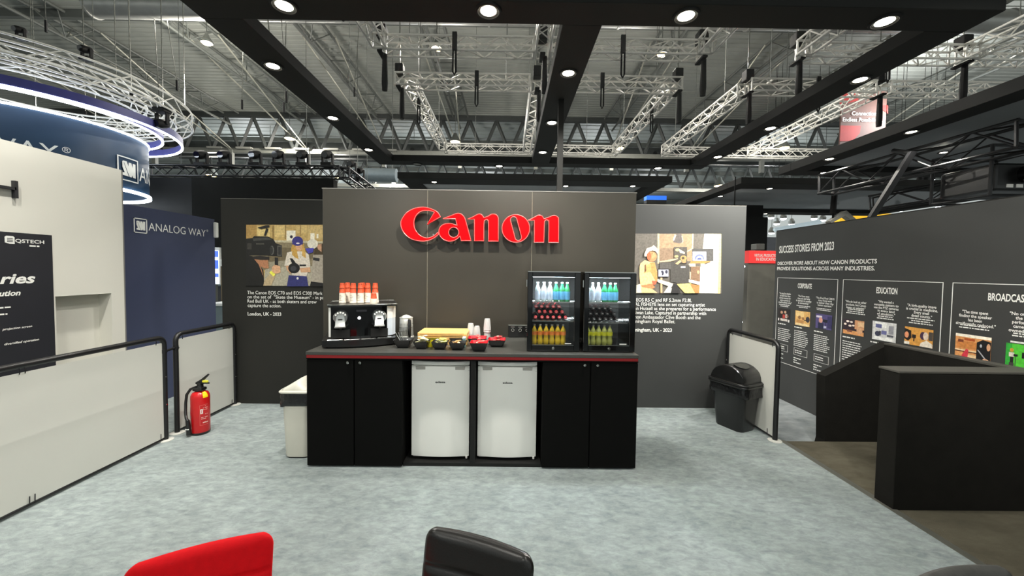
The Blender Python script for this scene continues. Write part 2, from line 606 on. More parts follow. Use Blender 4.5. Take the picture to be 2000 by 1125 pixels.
SK = (214, 166, 128)
P1 = [
    ((196, 166, 104), ('r', 35, 52, 960, 740)),
    ((176, 142, 82), [(35, 52), (150, 52), (150, 230), (35, 230)]),
    ((226, 200, 132), ('r', 160, 70, 300, 200)), ((150, 122, 72), ('r', 330, 60, 348, 215)),
    ((218, 190, 126), ('r', 355, 60, 470, 190)), ((150, 124, 76), ('r', 470, 60, 482, 215)), ((214, 186, 122), ('r', 600, 60, 720, 150)),
    ((168, 138, 86), ('r', 640, 60, 655, 180)), ((206, 178, 118), ('r', 730, 60, 900, 220)),
    ((238, 232, 212), ('r', 490, 118, 592, 240)), ((40, 40, 60), ('e', 545, 188, 16, 18)),
    ((240, 234, 214), ('r', 760, 148, 806, 215)), ((240, 234, 214), ('r', 830, 155, 850, 205)),
    ((200, 190, 158), [(340, 225), (960, 240), (960, 262), (340, 250)]),
    ((138, 126, 98), [(35, 250), (960, 260), (960, 560), (35, 560)]),
    ((112, 100, 76), [(280, 300), (960, 330), (960, 420), (280, 470)]),
    ((172, 166, 146), [(250, 560), (560, 470), (960, 560), (960, 740), (230, 740)]),
    ((150, 143, 122), [(300, 470), (520, 450), (500, 520), (300, 560)]),
    # cine camera and the person holding it
    ((30, 30, 29), [(35, 210), (110, 200), (125, 180), (285, 185), (345, 215), (372, 262), (440, 285), (442, 412), (300, 402), (110, 398), (35, 405)]),
    ((70, 70, 66), [(110, 205), (280, 195), (330, 220), (120, 235)]), ((88, 86, 80), ('r', 388, 288, 436, 402)), ((46, 46, 45), ('r', 398, 300, 428, 392)),
    ((92, 92, 88), ('e', 328, 340, 24, 52)), ((48, 48, 47), ('e', 322, 340, 18, 44)), ((60, 58, 54), ('r', 50, 260, 100, 330)), ((80, 78, 72), ('r', 150, 260, 240, 275)),
    ((34, 34, 33), [(165, 85), (258, 58), (300, 58), (302, 82), (205, 102)]), ((34, 34, 33), [(262, 90), (238, 175), (262, 178), (290, 100)]),
    ((30, 30, 29), [(35, 400), (110, 405), (180, 500), (232, 560), (245, 740), (35, 740)]),
    ((178, 124, 90), [(130, 440), (200, 450), (285, 448), (292, 540), (252, 545), (200, 520), (215, 560), (235, 640), (180, 500)]),
    ((44, 40, 38), [(105, 410), (190, 402), (300, 412), (300, 448), (120, 440)]),
    ((186, 166, 130), [(232, 740), (244, 680), (310, 600), (372, 622), (322, 735)]),
    (SK, [(330, 530), (362, 500), (422, 520), (426, 590), (370, 606), (330, 580)]),
    ((236, 232, 92), [(300, 592), (320, 570), (370, 610), (346, 636)]), ((38, 38, 38), [(360, 420), (398, 425), (400, 510), (362, 505)]),
    # woman with the blue beanie
    ((190, 150, 76), [(545, 330), (560, 265), (690, 265), (712, 430), (660, 420), (600, 440), (545, 405)]),
    ((216, 206, 190), [(500, 365), (560, 352), (700, 352), (745, 390), (762, 512), (718, 632), (560, 622), (535, 512), (470, 512)]),
    ((198, 156, 78), [(560, 300), (600, 300), (630, 440), (588, 420), (556, 390)]), ((206, 164, 88), [(672, 290), (704, 320), (712, 430), (668, 400)]),
    (SK, [(594, 270), (668, 270), (668, 330), (632, 352), (598, 322)]), ((58, 54, 126), ('e', 618, 238, 62, 54)), ((58, 54, 126), ('r', 560, 240, 678, 276)),
    ((220, 210, 214), ('e', 622, 262, 20, 9)),
    ((206, 160, 122), [(486, 512), (536, 512), (545, 610), (500, 560)]), ((206, 160, 122), [(640, 540), (760, 530), (765, 585), (660, 590)]),
    ((52, 54, 108), [(520, 620), (722, 632), (742, 745), (498, 745)]), ((224, 222, 216), ('e', 620, 655, 12, 14)),
    ((26, 26, 28), ('e', 580, 540, 66, 58)), ((60, 60, 64), ('e', 574, 545, 34, 30)), ((26, 26, 28), [(530, 430), (560, 430), (600, 480), (560, 490)]), ((36, 36, 40), ('r', 640, 500, 715, 516)),
    # person with the cap
    ((166, 157, 142), [(795, 390), (960, 368), (960, 715), (770, 690)]), ((70, 58, 40), [(820, 300), (960, 240), (960, 390), (800, 390)]), ((196, 150, 118), [(835, 280), (890, 270), (890, 360), (850, 330)]),
    ((226, 220, 202), ('e', 790, 268, 60, 55)), ((74, 72, 166), [(706, 320), (802, 314), (794, 362), (742, 378)]), ((44, 44, 46), [(795, 420), (868, 430), (864, 466), (795, 450)]),
    ((28, 28, 28), [(770, 690), (960, 715), (960, 745), (760, 745)]),
]
P1 = [(c, p) for c, p in P1]
ph = picture('printed_picture', 'large printed photo of a camera crew with a woman in a blue beanie', map1, (0, -1, 0), P1)


def map2(x, y):
    return at_y(1235 + x / 8.656, 450 + y / 8.656, BYW)


P2 = [
    ((112, 106, 98), ('r', -130, 55, 1503, 1066)),
    ((176, 146, 116), ('r', 455, 58, 1010, 520)), ((150, 126, 104), ('r', 455, 300, 700, 520)), ((226, 196, 160), ('r', 424, 55, 456, 560)), ((224, 200, 166), [(1010, 58), (1036, 58), (1028, 310), (905, 378), (900, 362), (1004, 300)]),
    ((108, 100, 96), [(740, 60), (830, 60), (860, 200), (800, 220), (690, 200)]), ((240, 224, 194), [(715, 70), (742, 80), (706, 172), (680, 168)]), ((232, 208, 174), [(828, 90), (842, 90), (862, 185), (826, 226), (846, 180)]),
    ((255, 246, 218), [(1216, 58), (1503, 62), (1484, 1066), (1120, 1060), (1146, 600), (1270, 560), (1360, 520), (1362, 318), (1188, 310)]),
    ((250, 222, 140), [(1462, 62), (1503, 62), (1484, 1066), (1440, 1066)]), ((255, 250, 232), [(1300, 560), (1400, 330), (1420, 700), (1380, 1060), (1260, 1060)]),
    ((92, 90, 88), ('r', 1012, 308, 1366, 520)), ((206, 210, 236), ('r', 1015, 360, 1246, 514)), ((120, 128, 178), ('e', 1132, 470, 78, 66)), ((214, 218, 240), ('e', 1132, 478, 56, 46)), ((92, 100, 150), ('e', 1132, 490, 38, 30)), ((206, 210, 236), ('r', 1040, 496, 1230, 514)), ((92, 90, 88), ('r', 1015, 514, 1250, 530)),
    ((206, 146, 88), [(988, 520), (1332, 520), (1222, 558), (968, 556)]), ((238, 212, 176), ('r', 950, 560, 1220, 612)), ((110, 102, 94), ('r', 1064, 556, 1150, 610)),
    ((140, 112, 90), ('r', 985, 612, 1140, 860)), ((212, 170, 130), ('e', 1108, 705, 20, 30)),
    ((86, 83, 79), [(745, 580), (962, 590), (946, 902), (742, 900)]), ((238, 236, 244), ('r', 815, 605, 892, 632)), ((86, 83, 79), ('r', 640, 530, 745, 880)), ((98, 94, 90), ('r', 455, 540, 650, 660)),
    ((96, 90, 84), ('r', 700, 280, 920, 560)), ((226, 190, 140), ('e', 760, 330, 40, 26)), ((252, 240, 210), [(780, 310), (880, 370), (880, 398), (800, 380)]), ((206, 160, 104), ('e', 860, 470, 55, 46)), ((80, 70, 60), ('e', 852, 470, 24, 24)), ((226, 186, 130), ('e', 740, 440, 34, 22)), ((232, 190, 140), [(720, 560), (800, 500), (830, 520), (760, 580)]), ((216, 150, 104), ('e', 868, 520, 36, 34)),
    ((218, 190, 158), [(460, 520), (760, 470), (770, 484), (640, 526), (460, 540)]), ((222, 196, 164), [(960, 700), (985, 700), (980, 820), (960, 820)]),
    ((56, 54, 54), ('r', 425, 648, 612, 792)), ((198, 198, 214), ('r', 434, 662, 604, 780)), ((70, 70, 84), ('e', 500, 720, 26, 40)), ((70, 70, 84), ('e', 570, 700, 22, 30)), ((230, 230, 240), ('e', 478, 736, 16, 30)),
    ((230, 184, 140), ('r', 468, 800, 500, 1055)),
    ((255, 240, 214), [(420, 820), (690, 900), (652, 962), (420, 872)]), ((255, 244, 222), [(520, 1056), (610, 930), (682, 1000), (690, 1056)]), ((255, 242, 220), [(945, 825), (1132, 868), (1130, 922), (945, 876)]),
    ((234, 216, 134), [(742, 908), (982, 890), (1052, 1060), (880, 1060)]), ((190, 134, 84), [(962, 900), (1130, 930), (1120, 1060), (1052, 1060)]), ((60, 58, 58), [(680, 900), (742, 900), (812, 1060), (640, 1060)]),
    ((255, 240, 206), [(40, 930), (140, 900), (180, 1056), (40, 1056)]),
    ((248, 204, 148), [(130, 560), (205, 500), (292, 530), (372, 540), (412, 700), (416, 850), (350, 872), (302, 1000), (420, 1056), (150, 1056), (128, 920), (112, 750), (116, 620)]),
    ((232, 160, 98), [(286, 545), (372, 545), (410, 700), (416, 850), (380, 850), (300, 700)]), ((240, 176, 112), [(230, 590), (300, 560), (310, 700), (190, 720)]), ((120, 80, 56), [(200, 590), (222, 570), (226, 690), (198, 710)]),
    ((222, 140, 94), [(140, 930), (320, 900), (380, 960), (300, 1000), (160, 960)]), ((252, 206, 150), [(180, 960), (330, 990), (420, 1056), (190, 1056)]),
    ((214, 112, 84), [(320, 850), (412, 848), (390, 910), (340, 920)]),
    ((226, 152, 106), ('e', 322, 442, 84, 88)), ((196, 112, 78), ('e', 275, 440, 36, 70)), ((110, 60, 44), ('r', 320, 388, 362, 402)), ((190, 76, 66), ('e', 352, 466, 18, 8)), ((232, 168, 120), ('e', 350, 430, 30, 50)),
    ((255, 246, 214), [(195, 440), (196, 395), (236, 305), (330, 272), (350, 248), (412, 306), (424, 400), (384, 352), (330, 340), (280, 356), (240, 400), (232, 440)]),
]
ph = picture('printed_picture', 'large printed photo of a seated dancer with a white headscarf before a camera', map2, (0, -1, 0), P2)

# ---- the wall of stories
SX = 3.9
ws = struct('wall_right', (SX, 3, 0))
MB().box(SX, SX + .08, -1, 5.515, -.1, 2.30).build('panel', M_WALLB, ws)
MB().box(SX - .002, SX + .082, -1, 5.517, 2.30, 2.308).build('top_edge', M_BLACK, ws)
U_R, V_R = (0, -1, 0), (0, 0, 1)


def rline(txt, pa, pb, cap_px, bold=0.0, align='l', x=SX):
    a, b = at_x(*pa, x), at_x(*pb, x)
    z = (a.z + b.z) / 2
    mid = ((pa[0] + pb[0]) / 2, (pa[1] + pb[1]) / 2)
    cap = cap_px * abs(at_x(mid[0], mid[1] - 10, x).z - at_x(*mid, x).z) / 10
    return (txt, Vector((x, a.y, z)), U_R, V_R, cap, abs(b.y - a.y), align, bold)


sign_text(ws, 'heading', [
    rline('SUCCESS STORIES FROM 2023', (1522, 493.7), (1628.7, 488), 14, .02),
    rline('DISCOVER MORE ABOUT HOW CANON PRODUCTS', (1519, 517), (1713, 515), 7.2, .022),
    rline('PROVIDE SOLUTIONS ACROSS MANY INDUSTRIES.', (1518, 527.6), (1709, 528.2), 7.2, .022),
    rline('CORPORATE', (1558.4, 562.6), (1585.6, 563.6), 9, .026),
    rline('EDUCATION', (1711.8, 572.6), (1752.8, 574.6), 11.5, .026),
    rline('BROADCAST', (1930, 586.2), (2010, 591), 14, .026)], M_PRINTW)
BOX = ((5.457, 4.452), (4.383, 3.366), (3.296, 2.28))
for y0, y1 in BOX:
    z0, z1, t = .425, 1.627, .0052
    mb = MB()
    for a, b, c, d in ((y1, y0, z1 - t, z1), (y1, y0, z0, z0 + t), (y0 - t, y0, z0, z1), (y1, y1 + t, z0, z1)):
        mb.box(SX - .002, SX, a, b, c, d)
    mb.build('outline', M_PRINTW, ws)


def stories(quotes):
    """quotes: (list of lines, first baseline px centre, line step px, cap px, half width px of widest)"""
    for lines, (cx_, cy_), step, capx, wmax in quotes:
        for i, t in enumerate(lines):
            a = at_x(cx_, cy_ + step * i, SX)
            cap = capx * abs(at_x(cx_, cy_ - 10, SX).z - at_x(cx_, cy_, SX).z) / 10
            mb = MB()
            wpx = wmax * len(t) / max(len(q) for q in lines)
            width = abs(at_x(cx_ - wpx, cy_, SX).y - at_x(cx_ + wpx, cy_, SX).y)
            put_text(mb, t, a, U_R, V_R, cap, width, 'c', .02)
            mb.build('quote_line', M_PRINTW, ws, fix=False)


stories([
    (['"It may be simple', 'to back box them', 'across events for', 'extra points to', 'small budgets only."'], (1533.5, 575), 4.4, 3.2, 13),
    (['"The Canon range', 'gives you and what', 'it delivers in quality', '& connectivity."'], (1569.8, 580.4), 4.55, 3.3, 15),
    (['"The Dual Pixel CMOS', 'Auto Focus work', 'is better than the', 'human operator."'], (1611.5, 584.5), 4.75, 3.5, 18),
    (['"We do look at other', 'products, but Canon', 'keeps on winning."'], (1671.5, 592), 5.8, 4.2, 20.5),
    (['"We wanted a', 'versatile system to', 'use the PTZ cameras', 'in every kind', 'of situation."'], (1730.5, 592), 6.0, 4.4, 24),
    (['"A high-quality image', 'is crucial in medicine.', 'Every small', 'detail counts."'], (1800, 600.5), 6.6, 5.2, 31),
    (['"The time spent', 'finding the speaker', 'has been', 'significantly reduced."'], (1904.5, 613), 7.9, 5.6, 39),
    (['"No other has', 'the same', 'performance', 'cameras we', 'owned so far."'], (2003, 617), 8.4, 6.0, 34)])
rnd = random.Random(5)
# attributions, captions, body copy: print too small to read
COLS = [  # centre px, attribution y (n lines), picture (x0,y0,x1,y1 px), text left px, title y, body y, lines, step, width px
    (1532, 596.0, 2, 1520.0, 632, 641, 7, 3.75, 25, 2.2), (1569, 598.5, 2, 1551.5, 639, 645.5, 9, 3.7, 28, 2.2), (1609, 604.0, 2, 1590, 647, 654, 9, 3.75, 32, 2.3),
    (1671, 606.0, 3, 1646, 658, 666, 9, 4.6, 41, 2.8), (1729, 619.5, 2, 1700, 668, 681, 6, 5.0, 46, 3.0), (1798, 624.5, 3, 1760, 690, 700, 3, 5.5, 60, 3.2),
    (1902, 638.0, 2, 1850, 720, 730, 2, 6.0, 70, 3.6), (2005, 655.0, 2, 1960, 735, 740, 1, 6, 70, 4.0)]
for cx_, ya, na, lx, yt, yb, nb, st, wd, hp in COLS:
    mb = MB(); mt_ = MB()
    sc_ = abs(at_x(cx_, ya - 10, SX).z - at_x(cx_, ya, SX).z) / 10
    wm = abs(at_x(cx_ - wd / 2, ya, SX).y - at_x(cx_ + wd / 2, ya, SX).y)
    for i in range(na):
        word_bars(mb, at_x(cx_, ya + i * st * .8, SX), U_R, V_R, wm * rnd.uniform(.6, .98), hp * .62 * sc_, rnd, 'c')
    zz = at_x(lx, yt, SX)
    word_bars(mb, zz, U_R, V_R, wm * .6, hp * .9 * sc_, rnd)
    z1 = at_x(lx, yb, SX)
    for i in range(nb):
        word_bars(mb, at_x(lx, yb, SX) + Vector((0, 0, -i * st * sc_)), U_R, V_R, wm * rnd.uniform(.8, 1.0), hp * .66 * sc_, rnd)
    mb.build('small_print', M_PRINTW, ws, fix=False)
for cx0, cy0, wpx, hpx in ((1521, 670, 18, 13), (1551, 678, 26, 14), (1590, 690, 29, 15), (1646, 705, 36, 16)):
    a = at_x(cx0, cy0, SX); b = at_x(cx0 + wpx, cy0, SX); s_ = abs(at_x(cx0, cy0 - 10, SX).z - a.z) / 10
    y0, y1, z1, z0 = a.y, b.y, a.z, a.z - hpx * s_
    mb = MB(); t = .003
    for p, q, r, s2 in ((y1, y0, z1 - t, z1), (y1, y0, z0, z0 + t), (y0 - t, y0, z0, z1), (y1, y1 + t, z0, z1)):
        mb.box(SX - .002, SX, p, q, r, s2)
    for k in (0, 1):
        word_bars(mb, Vector((SX, y0 - .02, (z0 + z1) / 2 + (.008 if k == 0 else -.02))), U_R, V_R, (y0 - y1) * .55, .012, rnd)
    for k in range(3):
        word_bars(mb, Vector((SX, y0, z0 - .05 - .03 * k)), U_R, V_R, (y0 - y1) * (.55 if k != 1 else .25), .013, rnd)
    mb.build('outline', M_PRINTW, ws, fix=False)


def small_pic(quad, label, shapes):
    """quad: px of the top edge left and right and of the bottom edge; the sheet is upright on the wall"""
    (xl, yt), (xr, _), yb_ = quad
    a, b, c = at_x(xl, yt, SX), at_x(xr, yt, SX), at_x(xl, yb_, SX)
    picture('printed_picture', label, lambda x, y: Vector((SX, a.y + (b.y - a.y) * x / 100, a.z + (c.z - a.z) * y / 100)), (-1, 0, 0), shapes)


small_pic(((1520.5, 601.5), (1544, 604), 626), 'small dark printed photo of people at a table, first under the first heading', [
    ((38, 30, 28), ('r', 0, 0, 100, 100)), ((196, 150, 120), ('e', 30, 30, 10, 12)), ((200, 160, 130), ('e', 60, 25, 9, 11)), ((180, 60, 50), ('r', 40, 45, 60, 75)), ((226, 216, 206), ('r', 22, 78, 80, 96)), ((206, 190, 180), ('r', 62, 40, 78, 70)), ((240, 236, 230), ('r', 2, 78, 12, 98)), ((150, 110, 90), ('e', 80, 55, 8, 10)), ((240, 236, 230), ('r', 86, 80, 97, 100))])
small_pic(((1554, 606), (1583, 609), 634), 'small golden printed photo of a film set, second under the first heading', [
    ((226, 176, 104), ('r', 0, 0, 100, 100)), ((240, 206, 140), ('r', 4, 4, 60, 40)), ((150, 104, 62), ('e', 30, 45, 10, 12)), ((160, 112, 70), ('e', 55, 50, 8, 10)), ((60, 54, 60), ('e', 86, 52, 13, 20)), ((46, 44, 46), ('r', 62, 56, 88, 62)), ((196, 140, 80), ('r', 10, 62, 60, 84)), ((240, 214, 160), ('r', 5, 84, 95, 100))])
small_pic(((1594, 612), (1626, 615.5), 640), 'small violet printed photo of a camera operator, third under the first heading', [
    ((86, 76, 126), ('r', 0, 0, 100, 100)), ((220, 212, 226), ('r', 4, 12, 40, 26)), ((222, 160, 140), ('e', 32, 42, 12, 20)), ((34, 36, 66), ('r', 16, 60, 50, 100)), ((26, 26, 40), ('r', 46, 34, 74, 54)), ((54, 50, 84), ('r', 60, 54, 66, 100)), ((200, 200, 216), ('r', 52, 78, 68, 92)), ((56, 52, 96), ('r', 74, 10, 100, 90))])
small_pic(((1648, 622), (1689, 625), 650.5), 'small printed photo of lamps and a brick wall, first under the second heading', [
    ((50, 34, 44), ('r', 0, 0, 100, 100)), ((214, 156, 112), ('r', 56, 0, 100, 60)), ((236, 196, 150), ('r', 70, 10, 100, 40)), ((255, 240, 226), ('e', 22, 14, 8, 7)), ((255, 240, 226), ('e', 40, 16, 7, 6)), ((250, 232, 216), ('e', 10, 34, 7, 7)), ((250, 232, 216), ('e', 34, 42, 8, 7)), ((250, 232, 216), ('e', 50, 38, 6, 6)), ((226, 160, 100), ('r', 0, 74, 100, 100)), ((220, 168, 126), ('e', 80, 66, 14, 24)), ((130, 80, 60), ('r', 20, 70, 45, 84))])
small_pic(((1705, 626), (1752, 631), 662), 'small printed photo of a white studio with screens, second under the second heading', [
    ((216, 216, 214), ('r', 0, 0, 100, 100)), ((244, 244, 240), ('r', 10, 4, 60, 30)), ((96, 100, 146), ('r', 14, 14, 40, 34)), ((60, 62, 84), ('e', 24, 66, 12, 14)), ((110, 112, 158), ('r', 40, 46, 62, 66)), ((60, 60, 72), ('r', 30, 50, 38, 74)), ((150, 150, 156), ('r', 70, 16, 90, 60)), ((244, 244, 240), ('r', 10, 82, 90, 98)), ((90, 92, 100), ('r', 64, 64, 90, 74))])
small_pic(((1768, 637), (1824, 643), 671), 'small amber printed photo of a doctor beside a camera, third under the second heading', [
    ((222, 160, 76), ('r', 0, 0, 100, 100)), ((34, 28, 26), [(0, 10), (24, 20), (26, 60), (14, 80), (0, 70)]), ((226, 150, 110), ('e', 8, 46, 8, 18)), ((40, 34, 34), ('r', 28, 40, 42, 60)), ((40, 34, 34), ('r', 33, 60, 37, 78)), ((74, 52, 76), ('e', 66, 40, 10, 22)), ((226, 206, 186), ('e', 76, 40, 9, 22)), ((232, 222, 206), [(60, 80), (80, 62), (100, 80), (100, 100), (56, 100)]), ((80, 72, 66), ('r', 86, 14, 100, 60)), ((238, 232, 220), ('r', 0, 84, 20, 100))])
small_pic(((1867.5, 650), (1938, 659), 695), 'printed photo of a meeting room with a red figure, first under the third heading', [
    ((222, 156, 96), ('r', 0, 0, 100, 100)), ((255, 246, 226), [(0, 0), (100, 0), (100, 12), (0, 12)]), ((180, 84, 40), ('r', 26, 16, 56, 26)), ((206, 132, 70), ('r', 5, 30, 62, 60)), ((120, 62, 40), ('r', 8, 24, 24, 36)), ((244, 214, 170), ('r', 0, 66, 62, 72)), ((90, 46, 34), ('r', 0, 72, 62, 76)), ((238, 206, 160), ('r', 36, 84, 62, 98)), ((212, 60, 76), [(34, 60), (40, 66), (38, 100), (20, 100), (22, 88)]), ((28, 28, 30), [(62, 28), (78, 14), (100, 20), (100, 100), (62, 100)]), ((224, 170, 130), ('e', 94, 42, 5, 15)), ((170, 170, 176), [(64, 58), (68, 58), (90, 92), (86, 94)]), ((224, 176, 140), ('e', 88, 96, 8, 6)), ((200, 200, 204), ('e', 74, 40, 3, 7))])
small_pic(((1966, 669), (2036, 680), 712), 'printed photo of camera operators on a green screen, second under the third heading', [
    ((84, 196, 60), ('r', 0, 0, 100, 100)), ((52, 168, 60), ('r', 0, 0, 18, 100)), ((226, 226, 220), ('r', 12, -12, 60, -4)), ((34, 34, 34), ('r', 14, 42, 24, 90)), ((200, 150, 60), ('e', 18, 30, 6, 9)), ((222, 214, 200), ('r', 10, 40, 26, 60)), ((30, 30, 32), ('r', 24, 46, 36, 56)), ((60, 60, 60), ('r', 29, 56, 31, 100)), ((26, 26, 28), ('r', 48, 34, 60, 60)), ((70, 66, 64), ('r', 12, 86, 26, 100))])

# ---- low black parapets round the ramp
pr = thing('ramp_parapet', (3.5, 3.0, 0), 'black felt parapet with a sloping end, running along the wall of stories', 'parapet')
MB().prism([(3.215, 3.766, -.1), (3.235, 3.766, 0), (3.213, 3.766, .656), (3.855, 3.766, .991), (3.895, 3.766, .991), (3.895, 3.766, -.1)], (0, .11, 0)).build('end_wall', M_FELT, pr)
MB().box(3.80, 3.895, 2.815, 3.77, -.1, .985).build('side_wall', M_FELT, pr)
MB().box(3.797, 3.898, 2.815, 3.772, .985, 1.0).build('cap', mat('felt_cap', (70, 68, 62), rough=.9, bump=.1, bscale=200), pr)
pf = thing('front_parapet', (4.2, 2.73, 0), 'black felt half wall with a pale flat cap at the platform edge', 'parapet')
MB().rbox(2.80, 3.892, 2.66, 2.80, -.1, .985, .004, 1).build('body', M_FELT, pf)
MB().rbox(2.797, 3.895, 2.657, 2.812, .985, 1.002, .003, 1).build('cap', MATS['felt_cap'], pf)

# ---- neighbouring stands on the left
LX = -4.05
ww = thing('exhibition_stand', (LX, 3, 0), 'tall white stand wall with a recess and a black poster', 'stand')
WY1 = 4.03
ya, yb2, zt2 = 3.42, 3.90, 1.395
MB().box(LX - .7, LX, .5, ya, 0, 2.675).build('panel', M_WHITEWALL, ww)
MB().box(LX - .7, LX, ya, yb2, zt2, 2.675).build('panel', M_WHITEWALL, ww)
MB().box(LX - .7, LX, yb2, WY1, 0, 2.675).build('panel', M_WHITEWALL, ww)
MB().box(LX - .7, LX - .13, ya, yb2, 0, zt2).build('recess_back', M_WHITEWALL, ww)
MB().box(LX - .012, LX + .002, WY1, WY1 + .012, 0, 2.675).build('edge_strip', MATS['edge_grey'], ww)
U_L, V_L = (0, 1, 0), (0, 0, 1)
# big raised letter of the stand's name, cut by the frame
mb = MB()
a = at_x(22, 370, LX)
for dy in (-.19, 0):
    mb.box(LX, LX + .03, a.y + dy, a.y + dy + .022, a.z - .068, a.z + .072)
mb.box(LX, LX + .03, a.y - .19, a.y + .01, a.z - .004, a.z + .018)
mb.build('raised_letter', M_PRINTD, ww)
pst = thing('poster', (LX + .005, 3.0, 1.4), 'black poster with white lettering on the white stand wall', 'poster')
p_tr = at_x(100, 459.5, LX)
MB().box(LX, LX + .006, 1.6, p_tr.y, .45, p_tr.z).build('sheet', mat('poster_black', (33, 34, 40), rough=.5), pst)
LP = LX + .006


def lline(txt, pa, pb, cap_px, bold=0.0, shear=0.0, x=LP):
    a, b = at_x(*pa, x), at_x(*pb, x)
    z = (a.z + b.z) / 2
    cap = cap_px * abs(at_x(pa[0], pa[1] - 10, x).z - a.z) / 10
    return (txt, Vector((x, a.y, z)), U_L, V_L, cap, abs(b.y - a.y), 'l', bold, shear)


sign_text(pst, 'lettering', [
    lline('QSTECH', (29.3, 473.8), (86, 475.8), 6.6, .02),
    lline('ries', (-1, 554), (69, 552.2), 19, .03, .25),
    lline('ution', (-2, 578), (40, 577), 10.2, .03, .25),
    lline('projection screen', (4, 645.6), (62.5, 638.5), 4.0, .02, .25),
    lline('diversified operation', (8, 675), (76, 664), 4.2, .02, .25)], M_PRINTW)
mb = MB()
a = at_x(18.5, 469, LP)
mb.prism([(LP, a.y + q, a.z + r) for q, r in ((-.03, .025), (-.02, .034), (.02, .034), (.03, .025), (.03, -.03), (.0, -.03), (-.03, -.02))], (.003, 0, 0))
mb.build('emblem', M_PRINTW, pst)
mb = MB()
for k, (dz, c) in enumerate(((.012, .018), (-.001, .018), (-.013, .018))):
    mb.box(LP + .003, LP + .0045, a.y - c, a.y + c, a.z + dz, a.z + dz + .005)
mb.build('emblem_mark', M_PRINTD, pst)
mb = MB()
for (px_, py_, wd) in ((57, 481.5, .07), (-2, 603, .07), (-2, 616, .05)):
    q = at_x(px_, py_, LP)
    mb = MB(); word_bars(mb, q, U_L, V_L, wd, .012, rnd)
    mb.build('small_print', M_PRINTW, pst, fix=False)

NX = -4.28
nw = thing('exhibition_stand', (NX, 4.9, 0), 'navy blue stand wall with a white framed emblem and lettering', 'stand')
MB().box(NX - .25, NX, 4.045, 5.58, 0, 2.365).build('panel', M_NAVY, nw)
sign_text(nw, 'lettering', [lline('ANALOG WAY', (290, 451.5), (401.5, 461), 15.5, -.004, 0, NX)], M_PRINTW)
mb = MB(); put_text(mb, '®', at_x(403, 452.5, NX), U_L, V_L, .03); mb.build('trade_mark', M_PRINTW, nw, fix=False)


def emblem(parent, to_pt, n, t):
    """framed zigzag emblem; to_pt maps (0..1, 0..1 up) to the surface"""
    mb = MB()
    bars = [(k / 10, (k + 1) / 10, c, d) for k in range(10) for c, d in ((0, t), (1 - t, 1))] + [(0, t, 0, 1), (1 - t, 1, 0, 1)]
    for a, b, c, d in bars:
        st = [(a, c), (b, c), (b, d), (a, d)]
        mb.prism([to_pt(*p) for p in st], n)
    mb.build('emblem_frame', M_PRINTW, parent)
    mb = MB()
    zig = [(.2, .78), (.24, .82), (.40, .82), (.47, .62), (.49, .80), (.62, .80), (.69, .60), (.70, .80), (.84, .80), (.84, .2), (.70, .2), (.66, .3), (.62, .2), (.52, .2), (.28, .76), (.26, .74), (.48, .2), (.2, .22), (.2, .32), (.3, .34), (.2, .56)]
    mb.prism([to_pt(*p) for p in zig], n)
    mb.build('emblem_mark', M_PRINTW, parent)


e0, e1 = at_x(261.5, 454, NX), at_x(286.8, 428.3, NX)
emblem(nw, lambda s_, t_: Vector((NX, e0.y + (e1.y - e0.y) * s_, e0.z + (e1.z - e0.z) * t_)), (.003, 0, 0), .06)
b = at_y(421, 440, 5.6)
tag(MB().rbox(b.x - .012, b.x + .03, 5.56, 5.62, 2.10, 2.32, .01).build('wall_bracket', M_PRINTW), 'small white bracket at the far top corner of the navy wall', 'bracket')

# ================================================================== HALL ROOF
RZ = 10.4


def deck(name, x0, x1, y0, y1, z, mt, step=.28, dep=.022):
    mb = MB(); n = int((y1 - y0) / step)
    vs = []; prof = []
    for i in range(n):
        y = y0 + i * step
        prof += [(y, z), (y + step * .6, z), (y + step * .68, z + dep), (y + step * .92, z + dep)]
    prof.append((y0 + n * step, z))
    for y, zz in prof:
        vs += [(x0, y, zz), (x1, y, zz)]
    fs = [(2 * i, 2 * i + 1, 2 * i + 3, 2 * i + 2) for i in range(len(prof) - 1)]
    mb.add(vs, fs)
    return mb.build(name, mt, None, fix=False)


tag(deck('ceiling', -40, 40, -6, 22.2, RZ, M_DECK), kind='structure')
tag(deck('ceiling_far', -40, 40, 22.2, 60, RZ + .1, M_DECKB, .6, .03), kind='structure')
hw = MB().box(-40, 40, 60, 60.3, -.2, 11).build('wall_far', mat('hall_wall', (120, 124, 126), rough=.8)); tag(hw, kind='structure')
# purlins across the roof
cb = struct('ceiling_purlins')
for y in (5.5, 13.4, 26, 29, 33, 37, 41, 46, 52):
    MB().box(-40, 40, y, y + .16, RZ - .28, RZ).build('purlin', M_STEELG, cb)


def bar(mb, a, b, w, n=4):
    mb.tube([a, b], w, n=n)


